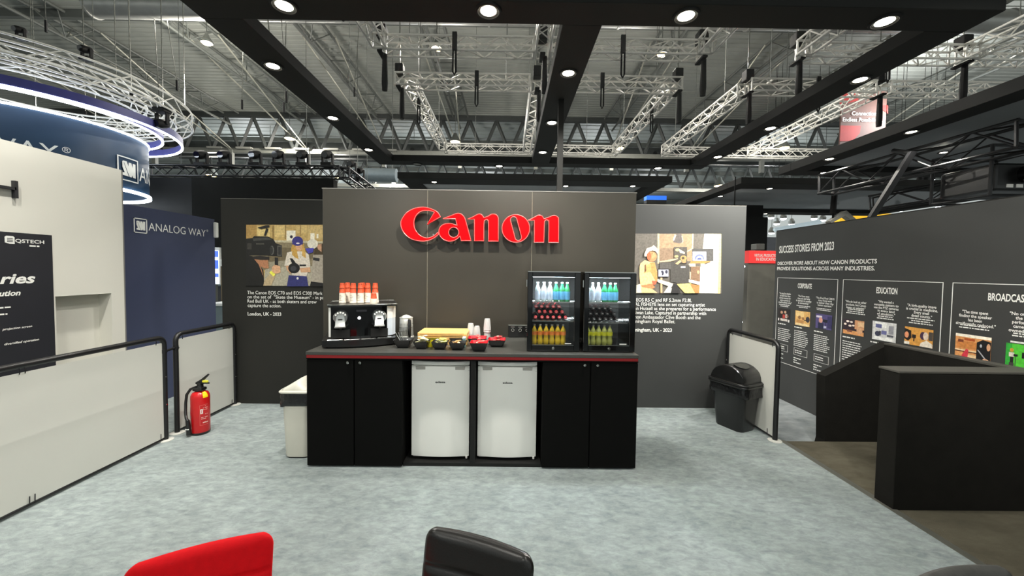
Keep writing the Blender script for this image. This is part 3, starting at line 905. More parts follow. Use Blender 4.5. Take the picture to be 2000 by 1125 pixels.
# two deep girders across the hall
def girder(y, label, x0=-26, x1=26, step=1.53):
    g = thing('roof_girder', (0, y, 8.1), label, 'girder', 'deep steel girders under the hall roof')
    MB().box(x0, x1, y - .12, y + .12, 10.12, 10.36).build('top_chord', M_STEELD, g)
    MB().box(x0, x1, y - .12, y + .12, 8.1, 8.36).build('bottom_chord', mat('pale_steel', (116, 117, 110), rough=.5), g)
    base = None
    k = int((x1 - x0) / step)
    for i in range(k):
        xa = x0 + step * (i + .5)
        for s_ in (-1, 1):
            if base is None:
                mb = MB(); bar(mb, (0, 0, 10.15), (step * .5, 0, 8.3), .10); mb.v = [(p[0] + xa, p[1] + y, p[2]) for p in mb.v]
                base = mb.build('strut', M_STEELD, g); base_x = xa
            else:
                c = base.copy(); COL.objects.link(c); c.parent = g
                if s_ < 0:
                    c.location = (xa - base_x + 0, 0, 0)
                    c.scale = (-1, 1, 1); c.location.x = xa + base_x
                else:
                    c.location = (xa - base_x, 0, 0)
    return g


girder(21.9, 'deep steel roof girder with slanting struts, first beyond the canopy')
girder(30.5, 'deep steel roof girder with slanting struts, second beyond the canopy')


# slim lattice joists along the hall, with their tie rods
def joist(x, lab):
    j = thing('roof_joist', (x, 10, 9.4), lab, 'joist', 'slim lattice joists under the hall roof')
    for dx, z in ((-.42, RZ - .1), (.42, RZ - .1), (0, RZ - .75)):
        mb = MB(); bar(mb, (x + dx, -2, z), (x + dx, 21.8, z), .055, 6); mb.build('chord', M_STEELG, j)
    mb = MB()
    for i in range(8):
        y = -1.8 + i * 3
        for dx in (-.42, .42):
            bar(mb, (x + dx, y, RZ - .1), (x, y + .6, RZ - .75), .02)
            bar(mb, (x, y + .6, RZ - .75), (x + dx, y + 1.2, RZ - .1), .02)
        bar(mb, (x - .42, y, RZ - .1), (x + .42, y, RZ - .1), .03)
    o = mb.build('lattice', M_STEELG, j); o['kind'] = 'stuff'
    for s_ in (-.12, .12):
        mb = MB(); bar(mb, (x + s_ * 5, 14.4, RZ - .2), (x + s_ * .4, 21.7, 8.3), .032, 6); mb.build('tie_rod', mat('pale_rod', (176, 174, 160), rough=.4, metal=.4), j)
    mb = MB(); mb.box(x - .1, x + .1, 21.7, 21.9, 7.4, 8.3); mb.build('stub_post', MATS['pale_steel'], j)


for i, x in enumerate((-20, -15.7, -11.4, -7.1, -2.8, 1.5, 5.8, 10.1, 14.4, 18.7)):
    joist(x, 'slim lattice roof joist with tie rods, number %s counted from the blue drum side' % ('one two three four five six seven eight nine ten'.split()[i]))

# ducts and fluorescent battens
du = thing('ventilation_duct', (-10, 11.6, 9.2), 'round zinc ventilation duct across the hall roof above the circular truss', 'duct')
MB().tube([(-12.4, 11.6, 9.33), (32, 11.6, 9.33)], .33, 20).build('pipe', M_DUCT, du, smooth=True)
for i in range(11): MB().tube([(-12.4 + i * 3.9, 11.6, 9.33), (-12.34 + i * 3.9, 11.6, 9.33)], .36, 20).build('joint_ring', M_DUCT, du)
for i in range(6): MB().tube([(-12 + i * 8, 11.6, 9.6), (-12 + i * 8, 11.6, RZ)], .015, 6).build('hanger', M_STEELG, du)
du = thing('ventilation_duct', (-10, 24, 9), 'dark round ventilation duct behind the first deep girder', 'duct')
MB().tube([(-30, 24.2, 9.0), (30, 24.2, 9.0)], .5, 16).build('pipe', M_STEELD, du, smooth=True)
for i in range(14):
    MB().tube([(-24 + i * 3, 23.75, 9.0), (-24 + i * 3, 23.66, 9.0)], .12, 12).build('air_nozzle', M_BLACK, du)
    if i % 3 == 0: MB().tube([(-24 + i * 3, 24.2, 9.4), (-24 + i * 3, 24.2, RZ + .12)], .015, 6).build('hanger', M_STEELG, du)
du = thing('ventilation_duct', (-3, 15.3, 5.6), 'short thick zinc duct end behind the lighting truss above the dark wall', 'duct')
a = at_y(690, 341, 15.3); b = at_y(775, 343, 15.3)
MB().tube([(a.x, 15.3, a.z), (b.x, 15.3, b.z)], .27, 20).build('pipe', mat('duct_cool', (120, 132, 138), rough=.4, metal=.4), du, smooth=True)
for k in (.1, .9): MB().tube([(a.x + (b.x - a.x) * k, 15.3, a.z + .25), (a.x + (b.x - a.x) * k, 15.3, RZ)], .012, 6).build('hanger', M_STEELG, du)
for i in range(7):
    x = -18 + i * 1.62 + 1.5
    t = thing('strip_light', (x, 21.6, 8.55), 'pale unlit fluorescent batten on the deep girder, %s of seven' % 'first second third fourth fifth sixth last'.split()[i], 'lamp', 'battens on the girder')
    MB().box(x - .42, x + .42, 21.55, 21.79, 8.30, 8.36).build('housing', M_GREYP, t)
    MB().tube([(x - .40, 21.6, 8.285), (x + .40, 21.6, 8.285)], .025, 8).build('tube', M_GREYP, t)

# high bay lamps: (px, py, depth, radius)
HB = [((404, 84), 12.5, 'above the round truss'), ((566, 271), 20.5, 'in front of the deep girder'), ((853, 95), 10.2, 'above the first lengthwise truss bay'),
      ((1293, 106), 10.2, 'above the second truss bay'), ((889, 277), 19.0, 'low over the far truss'), ((1210, 290), 19.5, 'behind the slanting truss end'),
      ((414, 343), 26, 'just above the black header wall'), ((665, 347), 26, 'beside the moving heads'), ((765, 352), 30, 'beside the zinc duct end'), ((1405, 363), 28, 'between the far canopies'),
      ((1531, 289), 12.2, 'beside the silver truss corner')]
for (p, y, lab) in HB:
    q = at_y(*p, y)
    k = y / 12.0
    hb = thing('high_bay_lamp', (q.x, q.y, q.z), 'glowing warm high bay lamp ' + lab, 'lamp', 'warm high bay lamps')
    MB().lathe([(.15 * k, .0), (.17 * k, .05), (.08 * k, .18 * k), (.05 * k, .26 * k)], q.x, q.y, q.z, 18).build('reflector', M_STEELG, hb, smooth=True)
    MB().lathe([(.0, -.05), (.10 * k, -.04), (.145 * k, .0)], q.x, q.y, q.z, 18).build('glowing_lens', M_HALLLAMP, hb, smooth=True)
    if q.z < RZ:
        MB().tube([(q.x, q.y, q.z + .26 * k - .01), (q.x, q.y, RZ + (.12 if q.y > 22.2 else .01))], .012, 6).build('hanger', M_STEELG, hb)
    add_light('POINT', 'lamp_or_fill_light', (q.x, q.y, q.z - .12), HALL_W * (.18 if y == 12.2 else 1), (1, .96, .88), .12, parent=hb)

# ================================================================== LIGHTING CANOPIES
DL = 0


def canopy(name, label, x0, x1, y0, y1, z, wx=.27, wy=.25, hgt=.30, mid=None, scrim=M_SCRIM, dz=.10):
    c = thing(name, ((x0 + x1) / 2, (y0 + y1) / 2, z), label, 'canopy')
    MB().rbox(x0, x1, y0, y0 + wy, z, z + hgt, .004, 1).build('beam', M_CANOPY, c)
    MB().rbox(x0, x1, y1 - wy, y1, z, z + hgt, .004, 1).build('beam', M_CANOPY, c)
    MB().rbox(x0, x0 + wx, y0 + wy, y1 - wy, z, z + hgt, .004, 1).build('beam', M_CANOPY, c)
    MB().rbox(x1 - wx, x1, y0 + wy, y1 - wy, z, z + hgt, .004, 1).build('beam', M_CANOPY, c)
    xs = [x0 + wx, x1 - wx]
    if mid:
        MB().rbox(mid[0], mid[1], y0 + wy, y1 - wy, z, z + hgt, .004, 1).build('beam', M_CANOPY, c)
        xs = [x0 + wx, mid[0], mid[1], x1 - wx]
    for i in range(0, len(xs), 2):
        MB().box(xs[i], xs[i + 1], y0 + wy, y1 - wy, z + dz, z + dz + .004).build('gauze', scrim, c)
    return c


CZ = 3.5
can = canopy('lighting_canopy', 'large black canopy frame with gauze bays directly above the counter', -2.27, 3.375, 2.63, 6.74, CZ, .30, .24, .108, (.379, .672))
MB().box(.512, .568, 4.07, 4.13, -.1, CZ + .01).build('post', M_CANOPY, can)
canopy('lighting_canopy', 'black canopy frame over the front wall, beyond the large one', -2.25, 3.30, 7.72, 12.2, CZ, .30, .5, .125, None, M_SCRIM2)
canopy('lighting_canopy', 'black canopy frame above the wall of stories', 5.05, 11.2, 1.5, 7.15, CZ + .03, .30, .3, .14, None, M_SCRIM2)
canopy('lighting_canopy', 'black canopy frame beyond the wall of stories', 4.70, 11.2, 7.72, 11.75, CZ, .30, .5, .125, None, M_SCRIM2)


def downlight(px, py, lab, z=CZ, r=.075, lit=True, power=1.0, aim=None, cone=128):
    q = at_z(px, py, z)
    d = thing('downlight', (q.x, q.y, z), lab, 'lamp', 'recessed downlights of the canopies')
    MB().lathe([(r * .86, -.002), (r * .95, -.014), (r * 1.12, -.012), (r * 1.16, .0)], q.x, q.y, z, 24, ring=True).build('trim_ring', M_BLACK, d, smooth=True)
    MB().lathe([(r * .70, -.006), (r * .87, -.003), (r * .87, 0), (r * .70, 0)], q.x, q.y, z, 24, ring=True).build('reflector', mat('lamp_reflector', (190, 188, 180), rough=.5), d, smooth=True)
    MB().lathe([(0.0, -.013), (r * .5, -.011), (r * .72, -.005)], q.x, q.y, z, 20).build('lens', M_LAMP if lit else M_GREYP, d, smooth=True)
    if lit:
        rot = (0, 0, 0)
        if aim:
            rot = (Vector(aim) - Vector((q.x, q.y, z))).to_track_quat('-Z', 'Y').to_euler()
        add_light('SPOT', 'lamp_or_fill_light', (q.x, q.y, z - .03), SPOT_W * power, WARM, .05, rot, cone, .75, d)


OR = 'first second third fourth'.split()
for i, (p, pw) in enumerate((((555, 10), 1.9), ((954, 20), 2.7), ((1340, 30), 1.8), ((1728, 41), 1.6))):
    downlight(*p, 'round downlight in the near beam of the large canopy, %s from the drum side' % OR[i], power=pw, r=.08, aim={1: (-.3, 3.95, 2.15), 3: (2.3, 4.64, 2.2)}.get(i), cone={1: 84, 3: 60}.get(i, 128))
for i, p in enumerate(((533, 128), (650, 230), (720, 292))):
    downlight(*p, 'round downlight in the side beam toward the blue drum, %s from the near end' % OR[i], power=(.6, 1.0, 1.0)[i])
for i, p in enumerate(((1110, 142), (1078, 239), (1060, 297))):
    downlight(*p, 'round downlight in the middle beam of the large canopy, %s from the near end' % OR[i], power=(1.2, 1.2, 1.0)[i])
for i, (p, pw) in enumerate((((1680, 155), 6.0), ((1505, 250), .25), ((1402, 306), .4))):
    downlight(*p, 'round downlight in the side beam toward the wall of stories, %s from the near end' % OR[i], power=pw, aim=(2.15, 4.66, 2.2) if i == 0 else None, cone=72 if i == 0 else 128)
downlight(815, 320, 'unlit downlight in the far beam of the large canopy', lit=False)
downlight(975, 324, 'dim downlight in the far beam of the large canopy above the logo', power=.4)
downlight(1285, 328, 'bright downlight in the far beam of the large canopy above the dancer photo', power=1.4)
for p, lab in (((848, 355), 'above the capital of the red logo'), ((1236, 363), 'above the end of the front wall'), ((1105, 363), 'beside the canopy post')):
    downlight(*p, 'round downlight in the second canopy, ' + lab, power=.7, r=.07)
for p, lab in (((1780, 257), 'nearest along its edge'), ((1620, 310), 'middle of its edge'), ((1610, 337), 'at its far corner')):
    downlight(*p, 'round downlight in the canopy above the stories wall, ' + lab, CZ + .03, power=.5)
downlight(1843, 297, 'bright downlight inside the canopy above the stories wall', CZ + .05, power=.5, r=.06)
for p, lab in (((1503, 368), 'brightest on its front beam'), ((1407, 383), 'near its side edge'), ((1365, 400), 'further along its side edge'), ((1495, 417), 'at its far beam')):
    downlight(*p, 'round downlight in the far canopy beyond the stories wall, ' + lab, power=.7, r=.07)

# unseen fill spots added over the viewer; white stand lamps (above the frame)
for i, (x, y) in enumerate(((-2.1, .4), (.5, .2), (3.1, .4), (-2.1, -2.0), (.5, -2.0), (3.1, -2.0))):
    add_light('SPOT', 'lamp_or_fill_light', (x, y, CZ - .03), SPOT_W * (.62 if x < 2 else .15), WARM, .05, (math.radians(22), 0, 0), 140, .8)
lo = Vector((1.9, 1.2, CZ - .03))
add_light('SPOT', 'lamp_or_fill_light', lo, SPOT_W * 3.2, WARM, .05, (Vector((3.9, 3.4, 1.7)) - lo).to_track_quat('-Z', 'Y').to_euler(), 70, .8)  # unseen spot added to brighten the wall of stories
for y in (1.6, 3.0):
    lo = Vector((-2.9, y, 4.6))
    add_light('SPOT', 'lamp_or_fill_light', lo, 150, (1, .97, .90), .08, (Vector((-4.05, y + .5, 1.5)) - lo).to_track_quat('-Z', 'Y').to_euler(), 80, .8)
for x in (-10, -3, 3.5, 10):
    lo = Vector((x, 1.2, 8.8))
    add_light('SPOT', 'lamp_or_fill_light', lo, (170, 330, 330, 220)[(-10, -3, 3.5, 10).index(x)], (1, .97, .9), .2, (Vector((x * 1.05, 8.0, 5.6)) - lo).to_track_quat('-Z', 'Y').to_euler(), 75, .7)  # unseen high spots added to brighten the truss faces
for x, y in ((-18, 27), (-6, 27), (6, 27), (18, 27), (-18, 38), (-2, 38), (14, 38), (0, 50), (16, 15), (24, 10)):
    add_light('POINT', 'lamp_or_fill_light', (x, y, 8.2), HALL_W * .8, (.95, .98, 1), .3)  # unseen hall points added to lift the dark far roof

# ================================================================== RIGGED TRUSSES
UP = Vector((0, 0, 1))


def truss(label, p0, p1, size=.26, tr=.022, br=.012, mt=None, group='silver box trusses above the canopy', pitch=.30, hang=True):
    """square box truss: four chords, zigzag braces on four faces, end frames"""
    mt = mt or M_ALU
    p0, p1 = Vector(p0), Vector(p1)
    d = (p1 - p0).normalized(); L = (p1 - p0).length
    side = d.cross(UP).normalized(); upv = side.cross(d)
    t = thing('box_truss', p0, label, 'truss', group)
    h = size / 2
    c4 = [p0 + side * a * h + upv * b * h for a, b in ((-1, -1), (1, -1), (1, 1), (-1, 1))]
    for c in c4:
        mb = MB(); bar(mb, c, c + d * L, tr, 8); mb.build('chord', mt, t, smooth=True)
    n = max(2, int(L / pitch)); st = L / n
    # faces: bottom (0-1) and the two sides are seen, the top is joined
    for a, b, single in ((0, 1, True), (0, 3, True), (1, 2, True), (3, 2, False)):
        if single:
            base = [None, None]
            for i in range(n):
                k = i % 2
                if base[k] is None:
                    q0, q1 = (c4[a], c4[b]) if k == 0 else (c4[b], c4[a])
                    mb = MB(); bar(mb, q0 + d * (i * st), q1 + d * ((i + 1) * st), br, 5)
                    base[k] = (mb.build('brace', mt, t), i)
                else:
                    c = base[k][0].copy(); COL.objects.link(c); c.parent = t
                    c.location = d * ((i - base[k][1]) * st)
        else:
            mb = MB()
            for i in range(n):
                q0, q1 = (c4[a], c4[b]) if i % 2 == 0 else (c4[b], c4[a])
                bar(mb, q0 + d * (i * st), q1 + d * ((i + 1) * st), br, 4)
            o = mb.build('lattice', mt, t); o['kind'] = 'stuff'
    for e in (0.02, L - .02):
        mb = MB()
        for i in range(4):
            bar(mb, c4[i] + d * e, c4[(i + 1) % 4] + d * e, tr * .9, 6)
        mb.build('end_frame', mt, t)
    for e in ((.18, .82) if hang else ()):
        c = p0 + d * (L * e)
        if c.y < 60: MB().tube([c + upv * (h - .01) + side * 0, (c.x, c.y, RZ + .01)], .007, 5).build('hanger', M_STEELG, t)
        mb = MB(); bar(mb, c - side * h + upv * h, c + side * h + upv * h, tr, 6); mb.build('hanger_bar', mt, t)
    return t


TZ = 5.92
truss('silver truss across the near bays, above the first lamp', (-2.45, 7.4, TZ), (.45, 7.4, TZ))
truss('silver truss across the second near bay of the canopy', (.75, 7.4, TZ), (3.65, 7.4, TZ))
truss('silver truss running toward the viewer at the drum end of the near row', (-2.45, 7.25, TZ), (-2.45, 3.6, TZ))
truss('silver truss running toward the viewer beside the middle beam', (.6, 7.55, TZ), (.6, 3.6, TZ))
truss('silver truss running toward the viewer at the stories end of the near row', (3.65, 7.25, TZ), (3.65, 3.6, TZ))
truss('silver truss of the second row, starting with a square end frame over the counter', (-2.59, 8.76, TZ), (.45, 8.76, TZ))
truss('silver truss of the second row beyond the middle beam', (.75, 8.76, TZ), (3.87, 8.76, TZ))
truss('silver truss running away from the second row at its drum end', (-2.3, 8.9, TZ), (-2.3, 13.3, TZ))
truss('silver truss running away behind the middle beam', (.6, 8.9, TZ), (.6, 13.3, TZ))
truss('silver truss running away from the second row at its stories end', (3.7, 8.9, TZ), (3.7, 13.3, TZ))
truss('silver truss across the far end of the bays, low behind the gauze', (-2.3, 13.5, TZ), (3.8, 13.5, TZ))
truss('silver truss across the first bay over the stories wall', (5.55, 7.4, TZ), (8.6, 7.4, TZ))
truss('silver truss leaving the frame corner over the stories wall', (8.7, 7.4, TZ), (16, 7.4, TZ - .02))
truss('silver truss running toward the viewer at the inner side of the stories bay', (5.5, 7.25, TZ), (5.5, 3.6, TZ))
truss('silver truss running toward the viewer at the outer side of the stories bay', (8.7, 7.25, TZ), (8.7, 3.6, TZ))
truss('silver truss of the second row over the stories wall', (5.4, 8.76, TZ), (8.25, 8.76, TZ))
truss('silver truss of the second row leaving past the red banner', (8.55, 8.76, TZ), (15, 8.76, TZ))
truss('silver truss running away at the inner side of the stories bay', (5.4, 8.9, TZ), (5.4, 13.3, TZ))
truss('silver truss running away at the outer side of the stories bay', (8.4, 8.9, TZ), (8.4, 13.3, TZ))
truss('silver truss across the far end of the stories bay', (5.4, 13.5, TZ), (11.6, 13.5, TZ))

# chain hoists and black straps on the trusses


def hoist(p, lab, drop=.5):
    p = Vector(p)
    h = thing('chain_hoist', p, lab, 'hoist', 'black chain hoists on the trusses')
    MB().rbox(p.x - .09, p.x + .09, p.y - .1, p.y + .1, p.z + .12, p.z + .36, .02).build('motor', M_HOIST, h)
    MB().lathe([(.05, -.34 - drop), (.06, -.2 - drop), (.045, -.16)], p.x + .05, p.y, p.z, 10).build('chain_bag', M_HOIST, h)
    MB().tube([(p.x, p.y, p.z + .36), (p.x, p.y, RZ)], .012, 6).build('chain', M_STEEL, h)
    MB().rbox(p.x - .05, p.x + .05, p.y - .16, p.y + .16, p.z - .19, p.z - .15, .01).build('strap', M_HOIST, h)


for q, lab in (((-2.45, 7.4), 'at the drum corner of the near truss row'), ((.6, 7.4), 'where three near trusses meet'), ((3.65, 7.4), 'at the stories corner of the near truss row'), ((-2.5, 8.76), 'on the square end frame of the second row'), ((.6, 8.76), 'at the middle of the second row'),
               ((3.8, 8.76), 'at the stories end of the second row'), ((5.5, 7.4), 'on the inner corner over the stories wall'), ((8.7, 7.4), 'on the outer corner over the stories wall'), ((5.4, 8.76), 'on the second row above the stories wall'), ((8.4, 8.76), 'beside the red banner')):
    hoist((*q, TZ), 'black chain hoist ' + lab)


def sling(p, lab, ln=.55):
    p = Vector(p)
    s_ = thing('hanging_strap', p, lab, 'strap', 'black straps hanging from the trusses')
    MB().tube([(p.x - .025, p.y - .16, p.z + .18), (p.x - .03, p.y - .17, p.z - ln), (p.x, p.y - .17, p.z - ln - .06), (p.x + .03, p.y - .17, p.z - ln), (p.x + .025, p.y - .16, p.z + .18)], .018, 6).build('loop', M_HOIST, s_)
    MB().rbox(p.x - .045, p.x + .045, p.y - .18, p.y - .14, p.z - .16, p.z + .18, .008).build('collar', M_HOIST, s_)


for q, lab in (((-1.05, 7.4), 'midway along the near truss of the first bay'), ((2.1, 7.4), 'midway along the near truss of the second bay'), ((-.75, 8.76), 'on the second row in the first bay'), ((2.05, 8.76), 'on the second row in the second bay'), ((-2.3, 9.9), 'on the truss running away at the drum end'), ((3.7, 10.2), 'on the truss running away at the stories end'), ((7.1, 7.4), 'on the near truss over the stories wall'), ((6.9, 8.76), 'on the second row over the stories wall')):
    sling((*q, TZ), 'long black strap loop ' + lab)


def mover(p, lab, up=True, sc=1.0):
    """moving head stage light: base, yoke, head"""
    p = Vector(p); s_ = 1 if up else -1
    t = thing('moving_head', p, lab, 'stage light', 'black moving head stage lights')
    MB().rbox(p.x - .15 * sc, p.x + .15 * sc, p.y - .13 * sc, p.y + .13 * sc, p.z - .04 * sc, p.z + .08 * sc, .015).build('base', M_HOIST, t)
    for k in (-1, 1):
        mb = MB()
        mb.rbox(p.x + k * .14 * sc - .02 * sc, p.x + k * .14 * sc + .02 * sc, p.y - .05 * sc, p.y + .05 * sc, min(p.z + s_ * .05 * sc, p.z + s_ * .34 * sc), max(p.z + s_ * .05 * sc, p.z + s_ * .34 * sc), .008)
        mb.build('yoke_arm', M_HOIST, t)
    z = p.z + s_ * .32 * sc
    MB().tube([(p.x, p.y + .16 * sc, z + .05 * sc), (p.x, p.y + .1 * sc, z + .03 * sc), (p.x, p.y - .12 * sc, z - .04 * sc), (p.x, p.y - .2 * sc, z - .06 * sc)], [.07 * sc, .11 * sc, .12 * sc, .09 * sc], 12).build('head', M_HOIST, t, smooth=True)
    MB().tube([(p.x, p.y - .2 * sc, z - .06 * sc), (p.x, p.y - .205 * sc, z - .061 * sc)], .085 * sc, 12).build('lens', M_GLOSSB, t)


# black lighting truss with moving heads over the header wall
tb = truss('black truss with moving heads above the black header wall', at_y(285, 335, 10.4) , at_y(668, 337, 10.4), .28, .024, .012, M_TUBE, 'black lighting trusses')
truss('short black truss running back from the moving heads', at_y(672, 337, 10.4), at_y(725, 376, 12.6), .26, .026, .012, M_TUBE, 'black lighting trusses')
for i, px_ in enumerate((395, 440, 500, 545, 592, 640)):
    mover(at_y(px_, 324, 10.4), 'black moving head on the black truss, %s of six from the drum' % 'first second third fourth fifth last'.split()[i], True, .95)
qa, qb = at_y(672, 337, 10.4), at_y(725, 376, 12.6)
mover(qa.lerp(qb, .25) + Vector((0, 0, .16)), 'black moving head on the sloping black truss, upper', True, .8)
mover(qa.lerp(qb, .55) + Vector((0, 0, .16)), 'black moving head on the sloping black truss, lower', True, .8)

# black truss over the wall of stories
a, b = at_y(1612, 362, 6.4), at_y(2010, 262, 4.2)
truss('big black truss climbing over the top of the stories wall', a, b, .30, .02, .011, M_TUBE, 'black lighting trusses', .34, False)
a, b = at_y(1700, 398, 7.0), at_y(2010, 345, 5.6)
truss('second black truss low behind the top of the stories wall', a, b, .25, .018, .01, M_TUBE, 'black lighting trusses', .34, False)
st = thing('leaning_strut', at_y(1700, 421, 5.2), 'flat black strut leaning over the top of the stories wall', 'strut')
q0, q1 = at_y(1703, 424, 5.2), at_y(1785, 295, 5.0)
MB().prism([q0 + Vector((-.14, 0, -.2)), q0 + Vector((-.06, 0, -.2)), q1 + Vector((.05, 0, 0)), q1 + Vector((-.03, 0, 0))], (0, .05, 0)).build('bar', M_TUBE, st)
MB().tube([q1 + Vector((.03, .02, -.03)), q1 + Vector((.03, .3, .1))], .03, 8).build('pivot', M_TUBE, st)
pj = thing('event_projector', at_y(1925, 365, 4.9), 'bulky black projector in a rigging frame behind the stories wall', 'projector')
q = at_y(1940, 352, 4.9)
MB().rbox(q.x - .36, q.x + .36, q.y - .3, q.y + .3, q.z - .20, q.z + .14, .03).build('body', M_PLAST, pj)
MB().tube([(q.x, q.y - .3, q.z), (q.x, q.y - .42, q.z)], .1, 16).build('lens', M_GLOSSB, pj)
mb = MB()
for k in (-.44, .44):
    mb.tube([(q.x + k, q.y - .32, q.z - .26), (q.x + k, q.y - .32, q.z + .34)], .018, 8)
    mb.tube([(q.x + k, q.y + .32, q.z - .26), (q.x + k, q.y + .32, q.z + .34)], .018, 8)
for zz in (-.26, .34):
    mb.tube([(q.x - .44, q.y - .32, q.z + zz), (q.x + .44, q.y - .32, q.z + zz), (q.x + .44, q.y + .32, q.z + zz), (q.x - .44, q.y + .32, q.z + zz)], .018, 8, closed=True)
mb.build('rigging_frame', M_TUBE, pj)
mb = MB()
for k in range(4): mb.box(q.x - .22 + k * .12, q.x - .14 + k * .12, q.y - .305, q.y - .3, q.z - .16, q.z - .12)
mb.build('indicator', M_PRINTW, pj)
pp = at_y(1648, 405, 7.4)
fl = thing('flood_light', pp, 'angled flood light on a stand behind the top of the stories wall', 'stage light')
MB().prism([pp + Vector(v) for v in ((-.26, 0, -.27), (-.22, 0, -.31), (.04, 0, -.16), (.24, 0, -.3), (.3, 0, -.26), (.06, 0, -.06))], (0, .12, 0)).build('barn_doors', M_GREYP, fl)
MB().tube([pp + Vector((-.16, .06, -.12)), pp + Vector((-.14, .06, .28))], .05, 8).build('body', M_HOIST, fl)
MB().tube([pp + Vector((-.15, .06, -.1)), Vector((pp.x - .15, pp.y + .06, -.12))], .02, 8).build('stand', M_HOIST, fl)
MB().rbox(pp.x - .2, pp.x - .1, pp.y, pp.y + .08, pp.z + .26, pp.z + .36, .01).build('clamp', M_GREYP, fl)

# lattice of rigging chains hanging on the drum side
rr = random.Random(11)
for i in range(16):
    x = -12 + i * .72 + rr.uniform(-.3, .3); y = rr.uniform(6.5, 13); z = rr.uniform(5.2, 8.2)
    if x > -3.2: continue
    t = thing('rigging_chain', (x, y, z), 'thin steel rigging chain over the drum side, %s counting toward the counter' % 'first second third fourth fifth sixth seventh eighth ninth tenth eleventh twelfth thirteenth fourteenth fifteenth last'.split()[i], 'chain', 'steel chains hanging over the round truss')
    MB().tube([(x, y, z), (x + rr.uniform(-.5, .5), y, RZ)], .012, 5).build('chain', M_STEEL, t)
    MB().tube([(x, y, z), (x, y, z - .3)], .03, 6).build('hook', M_HOIST, t)

# ================================================================== ROUND BLUE DRUM AND ITS RINGS
DX, DY, DR = -9.62, 7.88, 1.66
dr = thing('drum_sign', (DX, DY, 3.2), 'round blue drum sign with white lettering hanging over the white stand', 'sign')
MB().lathe([(DR - .02, 3.27), (DR, 3.27), (DR, 4.38), (DR - .02, 4.38)], DX, DY, 0, 72, ring=True).build('drum', M_DRUM, dr, smooth=True)
MB().lathe([(DR + .0, 3.20), (DR + .035, 3.20), (DR + .035, 3.26), (DR, 3.26)], DX, DY, 0, 72, ring=True).build('lower_light_ring', M_LED, dr, smooth=True)
MB().lathe([(DR, 4.385), (DR + .02, 4.385), (DR + .02, 4.42), (DR, 4.42)], DX, DY, 0, 72, ring=True).build('upper_light_ring', M_LED, dr, smooth=True)


def on_drum(ang, z, out=.004):
    return Vector((DX + (DR + out) * math.cos(ang), DY + (DR + out) * math.sin(ang), z))


def drum_hit(px, py):
    r = Vector(ray(px, py)); ox, oy = -DX, -DY
    A = r.x ** 2 + r.y ** 2; B = 2 * (ox * r.x + oy * r.y); C_ = ox * ox + oy * oy - DR * DR
    D = B * B - 4 * A * C_
    t = (-B - math.sqrt(max(0, D))) / (2 * A)
    return math.atan2(r.y * t - DY, r.x * t - DX), H + r.z * t


def drum_text(txt, a0, z, cap, stretch=1.0, right=False):
    global CAP
    vs, fs = glyphs(txt)
    if CAP is None: CAP = max(q.y for q in glyphs('H')[0])
    s_ = cap / CAP
    mb = MB()
    if right: a0 = a0 - max(q.x for q in vs) * s_ * stretch / DR
    mb.add([on_drum(a0 + q.x * s_ * stretch / DR, z + q.y * s_) for q in vs], fs)
    mb.build('lettering', M_PRINTW, dr, fix=False)


a0, z0 = drum_hit(228, 351); a1, z1 = drum_hit(267, 314)
s0, s1 = min(a0, a1), max(a0, a1)
zl = min(z0, z1)
emh = (s1 - s0) * DR
emblem(dr, lambda s_, t_: on_drum(s0 + (s1 - s0) * s_, zl + .02 + emh * t_, .022), (.002, -.004, 0), .05)
drum_text('ANALOG WAY', s1 + .04, zl + emh * .22, emh * .62)
aw, zw = drum_hit(121, 297)
drum_text('®', aw, zw, .10)
at_, zt_ = drum_hit(60, 276)
aw, _ = drum_hit(114, 290)
drum_text('WAY', aw, zt_ - .25, .25, stretch=1.0, right=True)

for R, z, lab in ((2.27, 4.52, 'outer'), (1.92, 4.58, 'inner')):
    rg = thing('ring_light', (DX, DY, z), lab + ' glowing white ring light with a blue fascia above the drum', 'lamp', 'ring lights above the drum')
    MB().lathe([(R - .03, z + .02), (R, z + .02), (R, z + .17), (R - .03, z + .17)], DX, DY, 0, 80, ring=True).build('fascia', M_PURPLE, rg, smooth=True)
    MB().lathe([(R - .035, z - .012), (R + .004, z - .012), (R + .004, z + .014), (R - .035, z + .014)], DX, DY, 0, 80, ring=True).build('light_strip', M_LED, rg, smooth=True)
add_light('POINT', 'lamp_or_fill_light', (DX, DY, 4.3), 60, (.85, .93, 1), .6)


